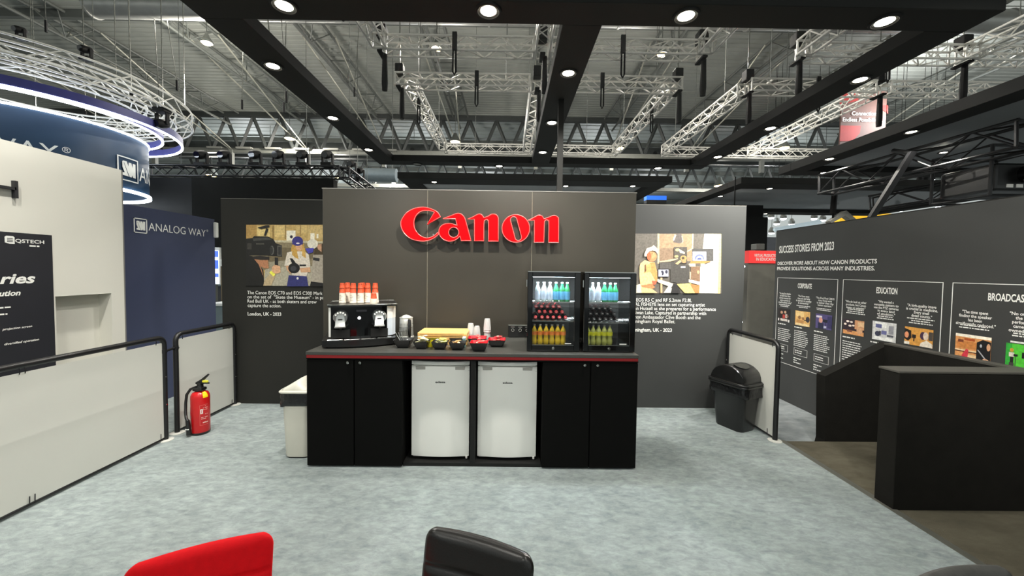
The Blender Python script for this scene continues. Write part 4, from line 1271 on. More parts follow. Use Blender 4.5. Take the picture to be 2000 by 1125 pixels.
def ring_truss(R, z, lab, w=.30):
    t = thing('ring_truss', (DX, DY, z), lab, 'truss', 'circular trusses above the drum')
    for k in range(6):
        a = k * math.pi / 3 + R
        MB().tube([(DX + R * math.cos(a), DY + R * math.sin(a), z + w), (DX + R * math.cos(a), DY + R * math.sin(a), RZ)], .008, 5).build('hanger', M_STEEL, t)
    for r, zz in ((R, z), (R, z + w), (R - w, z), (R - w, z + w)):
        mb = MB(); mb.tube([(DX + r * math.cos(k * math.pi / 36), DY + r * math.sin(k * math.pi / 36), zz) for k in range(72)], .02, 6, closed=True)
        mb.build('chord', M_ALU, t, smooth=True)
    n = 34; base = {}
    P = lambda r, k, zz: Vector((DX + r * math.cos(2 * math.pi * k / n), DY + r * math.sin(2 * math.pi * k / n), zz))
    for f, (ra, za, rb, zb_) in enumerate(((R, z, R, z + w), (R, z, R - w, z), (R - w, z, R - w, z + w))):
        for k in range(n):
            key = (f, k % 2)
            if key not in base:
                q0, q1 = (P(ra, k, za), P(rb, k + 1, zb_)) if k % 2 == 0 else (P(rb, k, zb_), P(ra, k + 1, za))
                mb = MB(); bar(mb, q0, q1, .011, 5); base[key] = (mb.build('brace', M_ALU, t), k)
            else:
                c = base[key][0].copy(); COL.objects.link(c); c.parent = t
                c.rotation_euler = (0, 0, 2 * math.pi * (k - base[key][1]) / n)


ring_truss(2.45, 4.98, 'wide circular silver truss above the blue drum')
ring_truss(1.95, 4.98, 'inner circular silver truss above the blue drum')


def ring_hit(px, R_):
    r = Vector(ray(px, 200)); ox, oy = -DX, -DY
    A = r.x ** 2 + r.y ** 2; B = 2 * (ox * r.x + oy * r.y); C_ = ox * ox + oy * oy - R_ * R_
    t = (-B - math.sqrt(max(0, B * B - 4 * A * C_))) / (2 * A)
    return r.x * t, r.y * t


mover((*ring_hit(172, 2.3), 5.315), 'black moving head standing on the circular truss', True, .55)
mover((*ring_hit(316, 2.3), 4.93), 'black moving head hanging at the end of the circular truss', False, .8)
mover((*ring_hit(45, 2.3), 5.31), 'black moving head at the side of the circular truss by the frame edge', True, .45)

# ================================================================== FAR STANDS SEEN BETWEEN THE WALLS
hd = thing('header_wall', (-6, 8, 2.1), 'high black header wall of the stand behind the first picture wall', 'stand')
HY = 9.75
a, b = at_y(292, 345, HY), at_y(375, 345, HY); c = at_y(652, 347, HY)
zh = a.z; zl2 = at_y(430, 482, HY).z
MB().box(a.x - 1.0, b.x, HY, HY + .2, zl2, zh - .02).build('panel', M_BLACK, hd)
MB().box(b.x, c.x, HY - .02, HY + .2, zl2, zh).build('panel', mat('header_dark', (26, 26, 24), rough=.8, spec=.1), hd)
MB().box(a.x - 1.0, a.x - .8, HY, HY + .2, -.12, zl2).build('post', M_BLACK, hd)
MB().box(c.x - .2, c.x, HY, HY + .2, -.12, zl2).build('post', M_BLACK, hd)
sc = thing('screen_totem', at_y(427, 600, 9.5), 'tall glowing blue and white screen seen in the gap beside the navy wall', 'screen')
p, q = at_y(408, 483, 9.5), at_y(430, 556, 9.5)
MB().rbox(p.x, q.x, 9.5, 9.56, q.z, p.z, .01).build('frame', M_PRINTW, sc)
MB().box(p.x, q.x - .02, 9.494, 9.5, q.z + .02, p.z - .08).build('display', mat('screen_white', (210, 222, 245), emit=1.4), sc)
for k, (u0, u1) in enumerate(((490, 502), (508, 525), (534, 541))):
    z1_, z0_ = at_y(420, u0, 9.49).z, at_y(420, u1, 9.49).z
    MB().box(p.x + .02, q.x - .03, 9.487, 9.494, z0_, z1_).build('image_block', mat('screen_blue', (64, 92, 200), emit=1.0), sc)
MB().box(p.x + .1, q.x - .1, 9.5, 9.56, -.12, q.z).build('stand', M_STEELG, sc)
ct = thing('info_counter', at_y(433, 610, 8.4), 'pale lit information counter seen in the gap beside the navy wall', 'counter')
p, q = at_y(405, 592, 8.6), at_y(452, 632, 8.6)
MB().rbox(p.x, q.x, 8.6, 9.1, -.12, p.z - .06, .01).build('body', mat('counter_grey', (120, 134, 136), rough=.5), ct)
MB().rbox(p.x - .03, q.x + .03, 8.56, 9.14, p.z - .06, p.z, .01).build('top', M_PRINTW, ct)
pl = thing('stand_pillar', at_y(436, 560, 9.2), 'olive brown pillar with a white box head behind the information counter', 'pillar')
p, q = at_y(431, 520, 9.3), at_y(441, 595, 9.3)
MB().box(p.x, p.x + .2, 9.3, 9.5, q.z - .9, p.z).build('shaft', mat('olive', (110, 96, 70), rough=.6), pl)
MB().rbox(p.x - .02, p.x + .18, 9.28, 9.5, p.z, p.z + .16, .01).build('head', M_PRINTW, pl)

# behind the second picture wall
dk = thing('header_wall', (5, 9, 0), 'tall black wall behind the red sign panel', 'stand')
p, q = at_y(1236, 396, 9.8), at_y(1500, 424, 9.8)
MB().box(q.x - 1.2, q.x, 9.8, 10, -.12, q.z).build('panel', M_BLACK, dk)
MB().box(p.x - .3, q.x, 10, 10.2, q.z - .1, p.z + .02).build('crossbeam', M_BLACK, dk)
sg = thing('sign_panel', at_y(1486, 640, 7.6), 'grey stand panel with a red header sign beside the stories wall', 'sign')
p, q = at_y(1461, 514, 7.6), at_y(1511, 490, 7.6)
MB().rbox(p.x, q.x + .12, 7.6, 7.72, -.12, p.z, .006).build('panel', mat('panel_grey', (106, 103, 94), rough=.5), sg)
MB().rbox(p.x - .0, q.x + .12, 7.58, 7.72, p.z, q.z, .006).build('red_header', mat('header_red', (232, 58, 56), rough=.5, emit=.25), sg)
for t_, (xa, ya_), (xb, _y) in (('VIRTUAL PRODUCTION', (1473.0, 501.4), (1520, 0)), ('IN EDUCATION', (1476.6, 508.8), (1520, 0))):
    mb = MB(); a = at_y(xa, ya_, 7.58); b = at_y(xb, ya_, 7.58)
    put_text(mb, t_, a, U_F, V_F, .055, b.x - a.x, 'l', .02); mb.build('lettering', M_PRINTW, sg, fix=False)
bx = at_y(1480, 482, 8.4)
tag(MB().rbox(bx.x - .09, bx.x + .09, 8.3, 8.5, bx.z - .07, bx.z + .06, .01).build('wall_lamp', M_STEELG), 'small square lamp box above the red header sign', 'lamp')
bs = thing('blue_sign', at_y(1282, 386, 20), 'far blue topped sign box above the second picture wall', 'sign')
p, q = at_y(1263, 390, 20), at_y(1302, 382.5, 20)
MB().box(p.x, q.x, 20, 20.4, p.z, q.z).build('blue_top', mat('sign_blue', (32, 96, 214), emit=.5), bs)
MB().box(p.x, q.x, 20, 20.4, p.z - .5, p.z).build('box', M_BLACK, bs)
MB().box(p.x + .3, p.x + .5, 20.1, 20.3, -.12, p.z - .5).build('post', M_STEELG, bs)
for y, lab, pp_ in ((7.2, 'upper small white wall light beside the end of the second picture wall', (1449, 520)), (7.2, 'lower small white wall light beside the end of the second picture wall', (1444, 628.5))):
    p = at_y(*pp_, y)
    t = thing('wall_light', p, lab, 'lamp')
    MB().lathe([(.0, -.02), (.05, -.018), (.055, 0), (.05, .012)], p.x, p.y, p.z, 16).build('glowing_disc', M_LED, t)
    MB().tube([(p.x, p.y, p.z + .01), (p.x, p.y + .3, p.z + .01)], .012, 6).build('arm', M_HOIST, t)
p = at_y(1447, 553, 7.3)
bl = thing('hanging_sign', p, 'narrow black sign edge with white marks beside the second picture wall', 'sign')
MB().box(p.x - .045, p.x + .045, 7.3, 7.9, p.z - .32, p.z + .28).build('board', M_BLACK, bl)
MB().tube([(p.x - .03, 7.295, p.z + .05), (p.x + .01, 7.295, p.z - .01), (p.x + .035, 7.295, p.z + .03)], .012, 6).build('mark', M_PRINTW, bl)
MB().tube([(p.x, 7.6, p.z + .28), (p.x, 7.6, 3.6)], .012, 6).build('hanger', M_HOIST, bl)
# bright stand lights far beyond the slit, and the yellow sign over the stories wall
for i, (px_, py_) in enumerate(((1506, 425), (1517, 437), (1530, 427), (1546, 438), (1590, 427), (1607, 430), (1507, 455))):
    p = at_y(px_, py_, 16)
    t = thing('spot_lamp', p, 'small bright lamp far beyond the end of the stories wall, %s of seven' % 'first second third fourth fifth sixth last'.split()[i], 'lamp', 'far lamps over the stories wall')
    MB().lathe([(.0, -.06), (.09, -.05), (.11, 0)], p.x, p.y, p.z, 14).build('lens', M_LED, t)
    MB().lathe([(.11, 0), (.12, .1), (.05, .24)], p.x, p.y, p.z, 14).build('housing', M_STEELG, t)
    MB().tube([(p.x, p.y, p.z + .22), (p.x, p.y, RZ)], .008, 5).build('rod', M_HOIST, t)
for i, (px_, py_) in enumerate(((1752, 404), (1758, 411), (1833, 404), (1852, 391), (1725, 352), (1742, 353), (1796, 355), (1808, 353), (1820, 352))):
    p = at_y(px_, py_, 12)
    t = thing('spot_lamp', p, 'small bright lamp between the black trusses above the stories wall, %s of nine' % 'first second third fourth fifth sixth seventh eighth last'.split()[i], 'lamp', 'far lamps between the black trusses')
    MB().lathe([(.0, -.04), (.06, -.03), (.07, 0)], p.x, p.y, p.z, 14).build('lens', M_LED, t)
    MB().lathe([(.07, 0), (.08, .1), (.04, .2)], p.x, p.y, p.z, 14).build('housing', M_HOIST, t)
    MB().tube([(p.x, p.y, p.z + .19), (p.x, p.y, RZ)], .006, 5).build('rod', M_HOIST, t)
ys = thing('yellow_sign', at_y(1690, 424, 13.2), 'far yellow sign strip peeping over the stories wall', 'sign')
p0_, p1_, p2_, p3_ = (at_y(*c, 13.2) for c in ((1640, 436), (1780, 420), (1720, 416), (1640, 424)))
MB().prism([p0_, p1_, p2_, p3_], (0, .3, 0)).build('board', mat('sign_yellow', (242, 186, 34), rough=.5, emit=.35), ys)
MB().box(p3_.x, p3_.x + .1, 13.3, 13.4, -.12, p0_.z + .02).build('post', M_STEELG, ys)
wt = thing('white_beam', at_y(1560, 440, 11), 'pale lit beam edge running behind the top of the stories wall', 'beam')
p0_, p1_ = at_y(1512, 449, 11), at_y(1602, 433, 11)
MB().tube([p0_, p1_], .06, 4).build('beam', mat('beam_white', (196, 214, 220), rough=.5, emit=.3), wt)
MB().tube([p0_ + Vector((.1, 0, 0)), Vector((p0_.x + .1, 11, -.12))], .03, 6).build('post', M_STEELG, wt)
# far stand backdrop under the far canopies
fb = thing('far_stand', (9, 17, 0), 'dark far stand with a pale band seen through the slit beside the stories wall', 'stand')
MB().box(7.5, 30, 18, 18.3, -.12, 3.4).build('back_panel', mat('far_dark', (70, 72, 76), rough=.7), fb)
MB().box(7.5, 30, 17.95, 18, 2.0, 2.6).build('pale_band', mat('far_pale', (190, 176, 150), rough=.6), fb)
fb = thing('far_stand', (-6, 20, 0), 'dark far stand filling the gap behind the screen totem', 'stand')
MB().box(-24, -2, 15, 15.3, -.12, 3.2).build('back_panel', MATS['far_dark'], fb)
MB().box(-24, -2, 14.95, 15, .9, 1.5).build('pale_band', MATS['counter_grey'], fb)

# red hanging banner
bn = thing('hanging_banner', at_y(1690, 225, 16), 'hanging brown and red banner with a white slogan beyond the silver trusses', 'banner')
p, q = at_y(1640, 285, 16), at_y(1734, 178, 16)
MB().box(p.x, q.x, 16, 16.06, p.z, q.z).build('cloth', mat('banner_brown', (88, 62, 54), rough=.7), bn)
MRED = mat('banner_red', (150, 34, 28), rough=.7)
c = at_y(1650, 262, 15.995)
MB().prism([c + Vector(v) for v in ((-.2, 0, -.3), (.35, 0, -.28), (.62, 0, .05), (.66, 0, .35), (-.2, 0, .35))], (0, -.01, 0)).build('print_shape', MRED, bn)
MB().prism([at_y(x, y, 15.99) for x, y in ((1640, 183), (1676, 178), (1676, 196), (1640, 206))], (0, -.01, 0)).build('print_shape', MRED, bn)
MB().prism([at_y(x, y, 15.99) for x, y in ((1712, 206), (1734, 206), (1734, 222))], (0, -.01, 0)).build('print_shape', MRED, bn)
for t_, pa, pb in (('Connection.', (1664, 225), (1714, 225)), ('Endless Possibilities.', (1646, 237), (1724, 238))):
    a, b = at_y(*pa, 15.97), at_y(*pb, 15.97)
    mb = MB(); put_text(mb, t_, a, U_F, V_F, .16, b.x - a.x, 'l', .01); mb.build('lettering', M_PRINTW, bn, fix=False)
mb = MB()
for x in (p.x + .2, q.x - .2): mb.tube([(x, 16.03, q.z), (x, 16.03, RZ)], .01, 5)
mb.build('hanging_wire', M_STEEL, bn)

# ================================================================== LOGO SIGN (raised letters on the front wall)
def spline(pts, seg=7):
    """pts: (x, y) smooth or (x, y, 1) corner; closed outline, Catmull-Rom between corners"""
    n = len(pts); out = []
    for i in range(n):
        p0, p1, p2, p3 = pts[i - 1], pts[i], pts[(i + 1) % n], pts[(i + 2) % n]
        c1, c2 = len(p1) > 2, len(p2) > 2
        if c1 and c2:
            out.append(Vector(p1[:2])); continue
        a, b = Vector(p1[:2]), Vector(p2[:2])
        m0 = (b - Vector(p0[:2])) * .5 if not c1 else (b - a)
        m1 = (Vector(p3[:2]) - a) * .5 if not c2 else (b - a)
        if c1: m0 = (b - a) * 1.5 - m1 * .5
        if c2: m1 = (b - a) * 1.5 - m0 * .5
        for k in range(seg):
            t = k / seg
            out.append(a * (2 * t ** 3 - 3 * t * t + 1) + m0 * (t ** 3 - 2 * t * t + t) + b * (-2 * t ** 3 + 3 * t * t) + m1 * (t ** 3 - t * t))
    return out


def circ(cx, cy, r, n=28):
    return [Vector((cx + r * math.cos(2 * math.pi * k / n), cy + r * math.sin(2 * math.pi * k / n))) for k in range(n)]


LC = [(960, 320, 1), (890, 215), (800, 165), (700, 128), (560, 110), (380, 140), (220, 230), (120, 360), (90, 460), (110, 580), (180, 700), (300, 795), (430, 840), (580, 855), (720, 830), (840, 770), (915, 705, 1), (908, 655, 1), (830, 728), (740, 772), (650, 785), (550, 752), (460, 680), (400, 590), (375, 480), (385, 380), (430, 285), (510, 212), (600, 184), (690, 181), (760, 194), (828, 215, 1), (665, 490, 1)]
LA = [(1015, 360, 1), (1180, 300), (1290, 256), (1350, 246), (1420, 265), (1475, 320), (1510, 400), (1560, 580), (1630, 845, 1), (1415, 845, 1), (1388, 740, 1), (1330, 800), (1250, 845), (1150, 856), (1050, 830), (970, 765), (930, 680), (930, 600), (970, 525), (1050, 480), (1150, 466), (1240, 480), (1328, 518, 1), (1290, 362, 1)]
S7 = 160 * 11.247
LN = [(1555, 370, 1), (1680, 318), (1760, 275), (1820, 258), (1872, 282), (1908, 340, 1), (2000, 310), (2070, 270), (2130, 260), (2190, 280), (2226, 340), (2230, 420), (2230, 855, 1), (2015, 855, 1), (2015, 440), (2003, 400), (1970, 376), (1932, 400), (1916, 450), (1910, 850, 1), (1705, 850, 1), (1705, 372, 1)]
LO = circ(S7 + 815, 578, 304, 44)
LO2 = [Vector((S7 + 768 + 72 * math.cos(a), 388 + 72 * math.sin(a))) for a in [math.pi * (1 + k / 10) - .25 for k in range(11)]] + [Vector((S7 + 868 + 72 * math.cos(a), 770 + 72 * math.sin(a))) for a in [math.pi * k / 10 - .25 for k in range(11)]]
LN2 = [(S7 + 1080, 397, 1), (S7 + 1200, 342), (S7 + 1280, 298), (S7 + 1330, 284), (S7 + 1390, 306), (S7 + 1432, 368, 1), (S7 + 1540, 330), (S7 + 1620, 298), (S7 + 1672, 292), (S7 + 1730, 325), (S7 + 1755, 400), (S7 + 1752, 885, 1), (S7 + 1535, 885, 1), (S7 + 1540, 450), (S7 + 1525, 405), (S7 + 1490, 388), (S7 + 1455, 412), (S7 + 1442, 470), (S7 + 1430, 882, 1), (S7 + 1220, 882, 1), (S7 + 1222, 397, 1)]
LET = [(spline(LC), []), (spline(LA), [circ(1250, 662, 112)]), (spline(LN), []), (LO, [LO2]), (spline(LN2), [])]
SGY = WY - .082     # face of the letters
logo = thing('logo_sign', (-.29, WY, 2.13), 'glossy red raised lettering sign on the dark front wall above the counter', 'sign')


def to_sign(p, y=SGY):
    q = at_y(775 + p.x / 11.247, 395 + p.y / 11.247, SGY)
    return Vector((q.x, y, q.z))


for outer, holes in LET:
    cu = bpy.data.curves.new('c', 'CURVE'); cu.dimensions = '2D'; cu.fill_mode = 'BOTH'; cu.extrude = .016
    for loop in [outer] + holes:
        sp = cu.splines.new('POLY'); sp.points.add(len(loop) - 1)
        for k, p in enumerate(loop):
            q = to_sign(p); sp.points[k].co = (q.x, q.z, 0, 1)
        sp.use_cyclic_u = True
    ob = bpy.data.objects.new('c', cu); COL.objects.link(ob)
    bpy.context.view_layer.update()
    me = ob.evaluated_get(bpy.context.evaluated_depsgraph_get()).to_mesh()
    mb = MB().add([(v.co.x, SGY + .016 - v.co.z, v.co.y) for v in me.vertices], [tuple(p.vertices) for p in me.polygons])
    bpy.data.objects.remove(ob)
    let = mb.build('letter', M_RED, logo)
    mb = MB()
    for loop in [outer] + holes:
        mb.tube([to_sign(p, SGY - .001) for p in loop], .0042, 6, closed=True)
    mb.build('edge_trim', M_REDEDGE, let, smooth=True)
    c = sum((to_sign(p) for p in outer), Vector()) / len(outer)
    mb = MB()
    for k in (5, len(outer) // 2):
        q = to_sign(outer[k]) * .8 + c * .2
        mb.tube([(q.x, SGY + .03, q.z), (q.x, WY, q.z)], .008, 8)
    mb.build('standoff', M_STEEL, let)

# ================================================================== COUNTER
FY = 3.16
cn = thing('drinks_counter', (-.28, 3.5, 0), 'long black drinks counter with a red strip and two fridge bays', 'counter')
XL, XR = -1.678, 1.107
MB().rbox(XL, XR, FY - .012, WY - .001, .957, .985, .003).build('worktop', M_TOP, cn)
MB().box(XL + .004, XR - .004, FY - .004, WY - .01, .931, .957).build('red_strip', M_REDSTRIP, cn)
MB().box(XL, XR, FY, WY - .01, .918, .931).build('rail', M_CAB, cn)
for x0, x1 in ((XL, -.876), (.301, XR)):
    MB().box(x0 + .004, x1 - .004, FY + .02, WY - .02, .012, .918).build('cabinet_body', M_CAB, cn)
    MB().box(x0 + .05, x1 - .05, FY + .06, WY - .05, 0, .012).build('plinth', M_BLACK, cn)
MB().box(-.876, .301, FY + .03, WY - .02, .0, .03).build('bay_floor', M_BLACK, cn)
MB().box(-.876, .301, WY - .04, WY - .02, .03, .918).build('bay_back', M_BLACK, cn)
MB().box(-.306, -.264, FY + .03, WY - .04, .03, .918).build('bay_divider', M_BLACK, cn)
for x0, x1, kx in ((XL, -1.283, -1.329), (-1.277, -.876, -1.226), (.301, .703, .655), (.709, XR, .763)):
    d = MB().rbox(x0 + .002, x1 - .002, FY, FY + .02, .014, .914, .002, 1).build('door', M_CAB, cn)
    MB().tube([(kx, FY - .001, .895), (kx, FY - .016, .895), (kx, FY - .019, .895)], [.012, .0115, .008], 16).build('lock', M_STEEL, d, smooth=True)
    MB().box(kx - .0012, kx + .0012, FY - .0205, FY - .018, .890, .900).build('keyhole', M_BLACK, d)


# ================================================================== UNDER-COUNTER FRIDGES
def fridge(x0, x1, lab):
    xc = (x0 + x1) / 2; y = FY + .055; z0, z1 = .045, .893
    f = thing('small_fridge', (xc, y + .28, .03), lab, 'fridge')
    MB().box(x0 + .012, x1 - .012, y + .06, y + .55, z0, z1 - .02).build('body', M_FRIDGE, f)
    # slightly bowed door

    def slab(name, a, b, bow, mt, r=.004):
        n = 14; rings = []
        pts = [(x0 + (x1 - x0) * k / n, y + .045 - bow * (1 - (2 * k / n - 1) ** 2)) for k in range(n + 1)]
        mb = MB(); loop = pts + [(x1, y + .06), (x0, y + .06)]
        for z in (a, a + r, b - r, b):
            ins = r if z in (a, b) else 0
            rings.append([(px_, py_ + (ins if i <= n else 0), z) for i, (px_, py_) in enumerate(loop)])
        mb.loft(rings)
        return mb.build(name, mt, f, smooth=True)
    d = slab('door', z0 + .012, z1 - .042, .026, M_FRIDGE)
    slab('top_lid', z1 - .034, z1, .028, M_FRIDGE)
    for s_ in (-1, 1):
        g = xc + s_ * (x1 - x0) * .325
        yy = y + .045 - .026 * (1 - .65 ** 2)
        MB().prism([(g - .05, yy - .004, z1 - .046), (g + .05, yy - .004, z1 - .046), (g + .046, yy - .004, z1 - .072), (g - .046, yy - .004, z1 - .072)], (0, .02, 0)).build('grip', M_GREYP, d)
    mb = MB(); mb.box(x0 + .002, x1 - .002, y + .0425, y + .045, z1 - .083, z1 - .081); mb.build('seam', M_GREYP, d)
    put = MB(); put_text(put, 'edesa', (xc - .04, y + .0185, z1 - .186), U_F, V_F, .0165, .085, 'l', .02); put.build('badge', M_PRINTD, d, fix=False)
    MB().tube([(x1 - .02, y + .04, z0 - .004), (x1 - .02, y + .04, z0 + .014)], .009, 8).build('hinge', M_PRINTW, f)
    for s_ in (-1, 1):
        MB().tube([(xc + s_ * .2, y + .1, .03), (xc + s_ * .2, y + .1, .046)], .018, 10).build('foot', M_PLAST, f)


fridge(-.822, -.322, 'white under-counter fridge in the bay beside the white bin side of the counter')
fridge(-.249, .262, 'white under-counter fridge in the bay below the red bowls and glass coolers')


# ================================================================== GLASS DOOR COOLERS
def bottle(name, x, y, z, r, h, kind, label, group):
    """kind: water_clear, water_green, orange, lemon"""
    b = thing(name, (x, y, z), label, 'bottle', group)
    if kind.startswith('water'):
        prof = [(r * .9, 0), (r, .006), (r, h * .56), (r * .82, h * .68), (r * .42, h * .84), (r * .36, h * .92), (r * .40, h * .925), (r * .40, h * .94)]
        gm = mat('bottle_clear', (206, 226, 226), rough=.08, trans=.25, coat=.3) if kind == 'water_clear' else mat('bottle_green', (34, 150, 84), rough=.08, trans=.25, coat=.3)
        lm = mat('label_pale', (196, 210, 226), rough=.6, vary=.12, scale=60) if kind == 'water_clear' else mat('label_blue', (96, 178, 222), rough=.6, vary=.15, scale=60)
        l0, l1, lr = h * .10, h * .52, r * 1.015
        cm = mat('cap_pale', (224, 232, 232), rough=.4)
    else:
        prof = [(r * .85, 0), (r * .95, .006), (r, h * .16), (r * .86, h * .30), (r * .84, h * .36), (r, h * .48), (r, h * .62), (r * .72, h * .76), (r * .40, h * .86), (r * .36, h * .93), (r * .36, h * .94)]
        gm = mat('bottle_orange', (206, 176, 34), rough=.12, trans=.12, coat=.3) if kind == 'orange' else mat('bottle_lemon', (172, 178, 96), rough=.12, trans=.12, coat=.3)
        lm = mat('label_orange', (226, 128, 46), rough=.5, vary=.3, scale=90) if kind == 'orange' else mat('label_yellow', (216, 216, 40), rough=.5, vary=.2, scale=90)
        l0, l1, lr = h * .46, h * .64, r * 1.02
        cm = mat('cap_grey', (120, 120, 112), rough=.5)
    MB().lathe(prof, x, y, z, 14).build('body', gm, b, smooth=True)
    MB().lathe([(lr, l0), (lr, l1)], x, y, z, 14).build('label_band', lm, b, smooth=True)
    MB().lathe([(r * .44, h * .93), (r * .44, h * .995), (r * .38, h)], x, y, z, 12).build('cap', cm, b, smooth=True)
    return b


def cola(x, y, z, r, cap_m, label, group):
    b = thing('cola_bottle', (x, y, z - r), label, 'bottle', group)
    mb = MB()
    mb.tube([(x, y + .022, z), (x, y + .035, z), (x, y + .075, z), (x, y + .11, z), (x, y + .20, z), (x, y + .21, z)], [.010, .011, r * .75, r, r, r * .9], 14)
    mb.build('body', mat('cola_dark', (40, 16, 14), rough=.1, coat=.3), b, smooth=True)
    MB().tube([(x, y + .12, z), (x, y + .17, z)], r * 1.02, 14, caps=False).build('label_band', cap_m, b)
    c = MB().tube([(x, y, z), (x, y + .004, z), (x, y + .024, z)], [.0125, .0145, .0145], 14).build('cap', cap_m, b, smooth=True)
    MB().tube([(x - .007, y - .0012, z - .001), (x - .002, y - .0012, z + .003), (x + .003, y - .0012, z - .003), (x + .008, y - .0012, z + .001)], .0018, 5).build('swash', M_PRINTW, c)


ORD = 'first second third fourth fifth sixth'.split()


def cooler(x0, x1, side, zero):
    z0, z1, yf = .985, 1.672, 3.24
    yb = yf + .44
    c = thing('glass_cooler', ((x0 + x1) / 2, yf + .22, z0), 'black glass door drinks cooler with %s bottle caps, on the counter' % ('red' if not zero else 'dark and silver'), 'cooler')
    M_SH = M_GLOSSB
    MB().box(x0, x0 + .03, yf + .035, yb, z0 + .01, z1).build('side_panel', M_SH, c)
    MB().box(x1 - .03, x1, yf + .035, yb, z0 + .01, z1).build('side_panel', M_SH, c)
    MB().box(x0 + .03, x1 - .03, yf + .035, yb, z1 - .04, z1).build('top_panel', M_SH, c)
    MB().box(x0 + .03, x1 - .03, yf + .035, yb, z0 + .01, z0 + .055).build('bottom_panel', M_SH, c)
    MB().box(x0 + .03, x1 - .03, yb - .03, yb, z0 + .055, z1 - .04).build('back_panel', mat('cooler_lining', (64, 64, 62), rough=.5), c)
    MB().box(x0 + .002, x1 - .002, yf + .004, yb, z1, z1 + .006).build('top_trim', M_STEEL, c)
    d = MB()
    gx0, gx1, gz0, gz1 = x0 + .044, x1 - .052, z0 + .062, z1 - .042
    d.rbox(x0, gx0, yf, yf + .033, z0 + .006, z1 - .002, .004, 1); d.rbox(gx1, x1, yf, yf + .033, z0 + .006, z1 - .002, .004, 1)
    d.box(gx0, gx1, yf, yf + .033, z0 + .006, gz0); d.box(gx0, gx1, yf, yf + .033, gz1, z1 - .002)
    d = d.build('door_frame', M_GLOSSB, c)
    MB().box(gx0, gx1, yf + .012, yf + .016, gz0, gz1).build('glass', M_GLASS, d)
    xl = (x0 + x1) / 2 - .002
    MB().tube([(xl, yf + .002, z0 + .035), (xl, yf - .012, z0 + .035), (xl, yf - .015, z0 + .035)], [.0115, .0115, .008], 16).build('lock', M_STEEL, d, smooth=True)
    MB().box(gx0, gx1, yf - .001, yf + .002, gz0 - .004, gz0).build('sill_trim', M_STEEL, d)
    MB().box(gx1 - .075 + (.0 if not zero else -.005), gx1 - .02, yf + .0105, yf + .012, gz0 + .006, gz0 + .014).build('badge', M_PRINTW, d)
    for zz in (z0 + .56,):
        MB().tube([(x0 - .004, yf + .02, zz), (x0 - .004, yf + .02, zz + .06)], .008, 8).build('hinge', M_STEEL, c)
    for s_ in (x0 + .04, x1 - .04):
        MB().tube([(s_, yf + .08, z0), (s_, yf + .08, z0 + .012)], .015, 10).build('foot', M_PLAST, c)
    s1, s2 = 1.246 if not zero else 1.236, 1.412
    for k, s_ in enumerate((s1, s2)):
        mb = MB()
        for i in range(12): mb.tube([(x0 + .035, yf + .045 + i * .03, s_), (x1 - .035, yf + .045 + i * .03, s_)], .0022, 5)
        mb.box(x0 + .031, x1 - .031, yf + .036, yf + .042, s_ - .004, s_ + .004)
        mb.build('wire_shelf', M_STEEL, c)
    MB().box(x0 + .04, x1 - .04, yf + .05, yf + .08, z1 - .044, z1 - .040).build('light_bar', mat('cooler_led', (214, 240, 255), emit=16.0), c)
    l = bpy.data.lights.new('cooler_light', 'AREA'); l.shape = 'RECTANGLE'; l.size = .3; l.size_y = .05; l.energy = 2.6; l.color = (.84, .95, 1)
    lo = bpy.data.objects.new('cooler_light', l); COL.objects.link(lo); lo.parent = c
    lo.location = Vector(((x0 + x1) / 2, yf + .07, z1 - .047)) - ORG[c.name]
    nm = 'red capped' if not zero else 'dark capped'
    # top row: still water, then sparkling
    xs = [.262, .318, .371, .424, .477, .522] if not zero else [.700, .745, .797, .850, .900, .945]
    for i, x in enumerate(xs):
        kind = 'water_clear' if i < 3 else 'water_green'
        bottle('water_bottle', x, yf + .085, s2 + .004, .0262, .168, kind, '%s water bottle, %s along the top row of the %s cooler' % ('clear' if i < 3 else 'green', ORD[i], nm), 'water bottles in the coolers')
    xs = [.238, .290, .342, .394, .444, .492] if not zero else [.708, .757, .806, .856, .904]
    for i, x in enumerate(xs):
        bottle('juice_bottle', x, yf + .085, z0 + .056, .0252, .172, 'orange' if not zero else 'lemon', '%s drink bottle, %s along the bottom row of the %s cooler' % ('orange' if not zero else 'lemon', ORD[i], nm), 'soft drink bottles in the coolers')
    cm = mat('cap_red', (206, 62, 66), rough=.4) if not zero else mat('cap_dark', (62, 58, 58), rough=.35, metal=.4)
    rows = [[.245, .303, .352, .402, .455, .509], [.279, .328, .378, .428, .480], [.250, .300, .350, .402, .453]] if not zero else [[.705, .757, .808, .860, .906, .958], [.728, .780, .832, .876, .936], [.754, .806, .858, .905]]
    for r_, row in enumerate(rows):
        for i, x in enumerate(row):
            cola(x, yf + .055 + .012 * r_, s1 + .031 + r_ * .0465, .0255, cm, '%s cola bottle lying cap first, %s of the %s row' % ('red capped' if not zero else 'dark capped', ORD[i], 'bottom middle top'.split()[r_]), 'cola bottles lying in the coolers')


cooler(.170, .625, 0, False)
cooler(.655, 1.103, 1, True)

# ================================================================== COFFEE MACHINE
TZ0 = .985
mx, my = -1.365, 3.60
cmn = thing('coffee_machine', (mx, my, TZ0), 'black two headed coffee machine with white side panels on the counter', 'coffee machine')


def arc_body(x0, x1, yf, yb, bulge, z0, z1, n=18, x_off=0):
    pts = []
    for k in range(n + 1):
        t = k / n; pts.append((x0 + (x1 - x0) * t, yf - bulge * (1 - (2 * t - 1) ** 2)))
    loop = pts + [(x1, yb), (x0, yb)]
    return [[(a, b, z) for a, b in loop] for z in (z0, z1)]


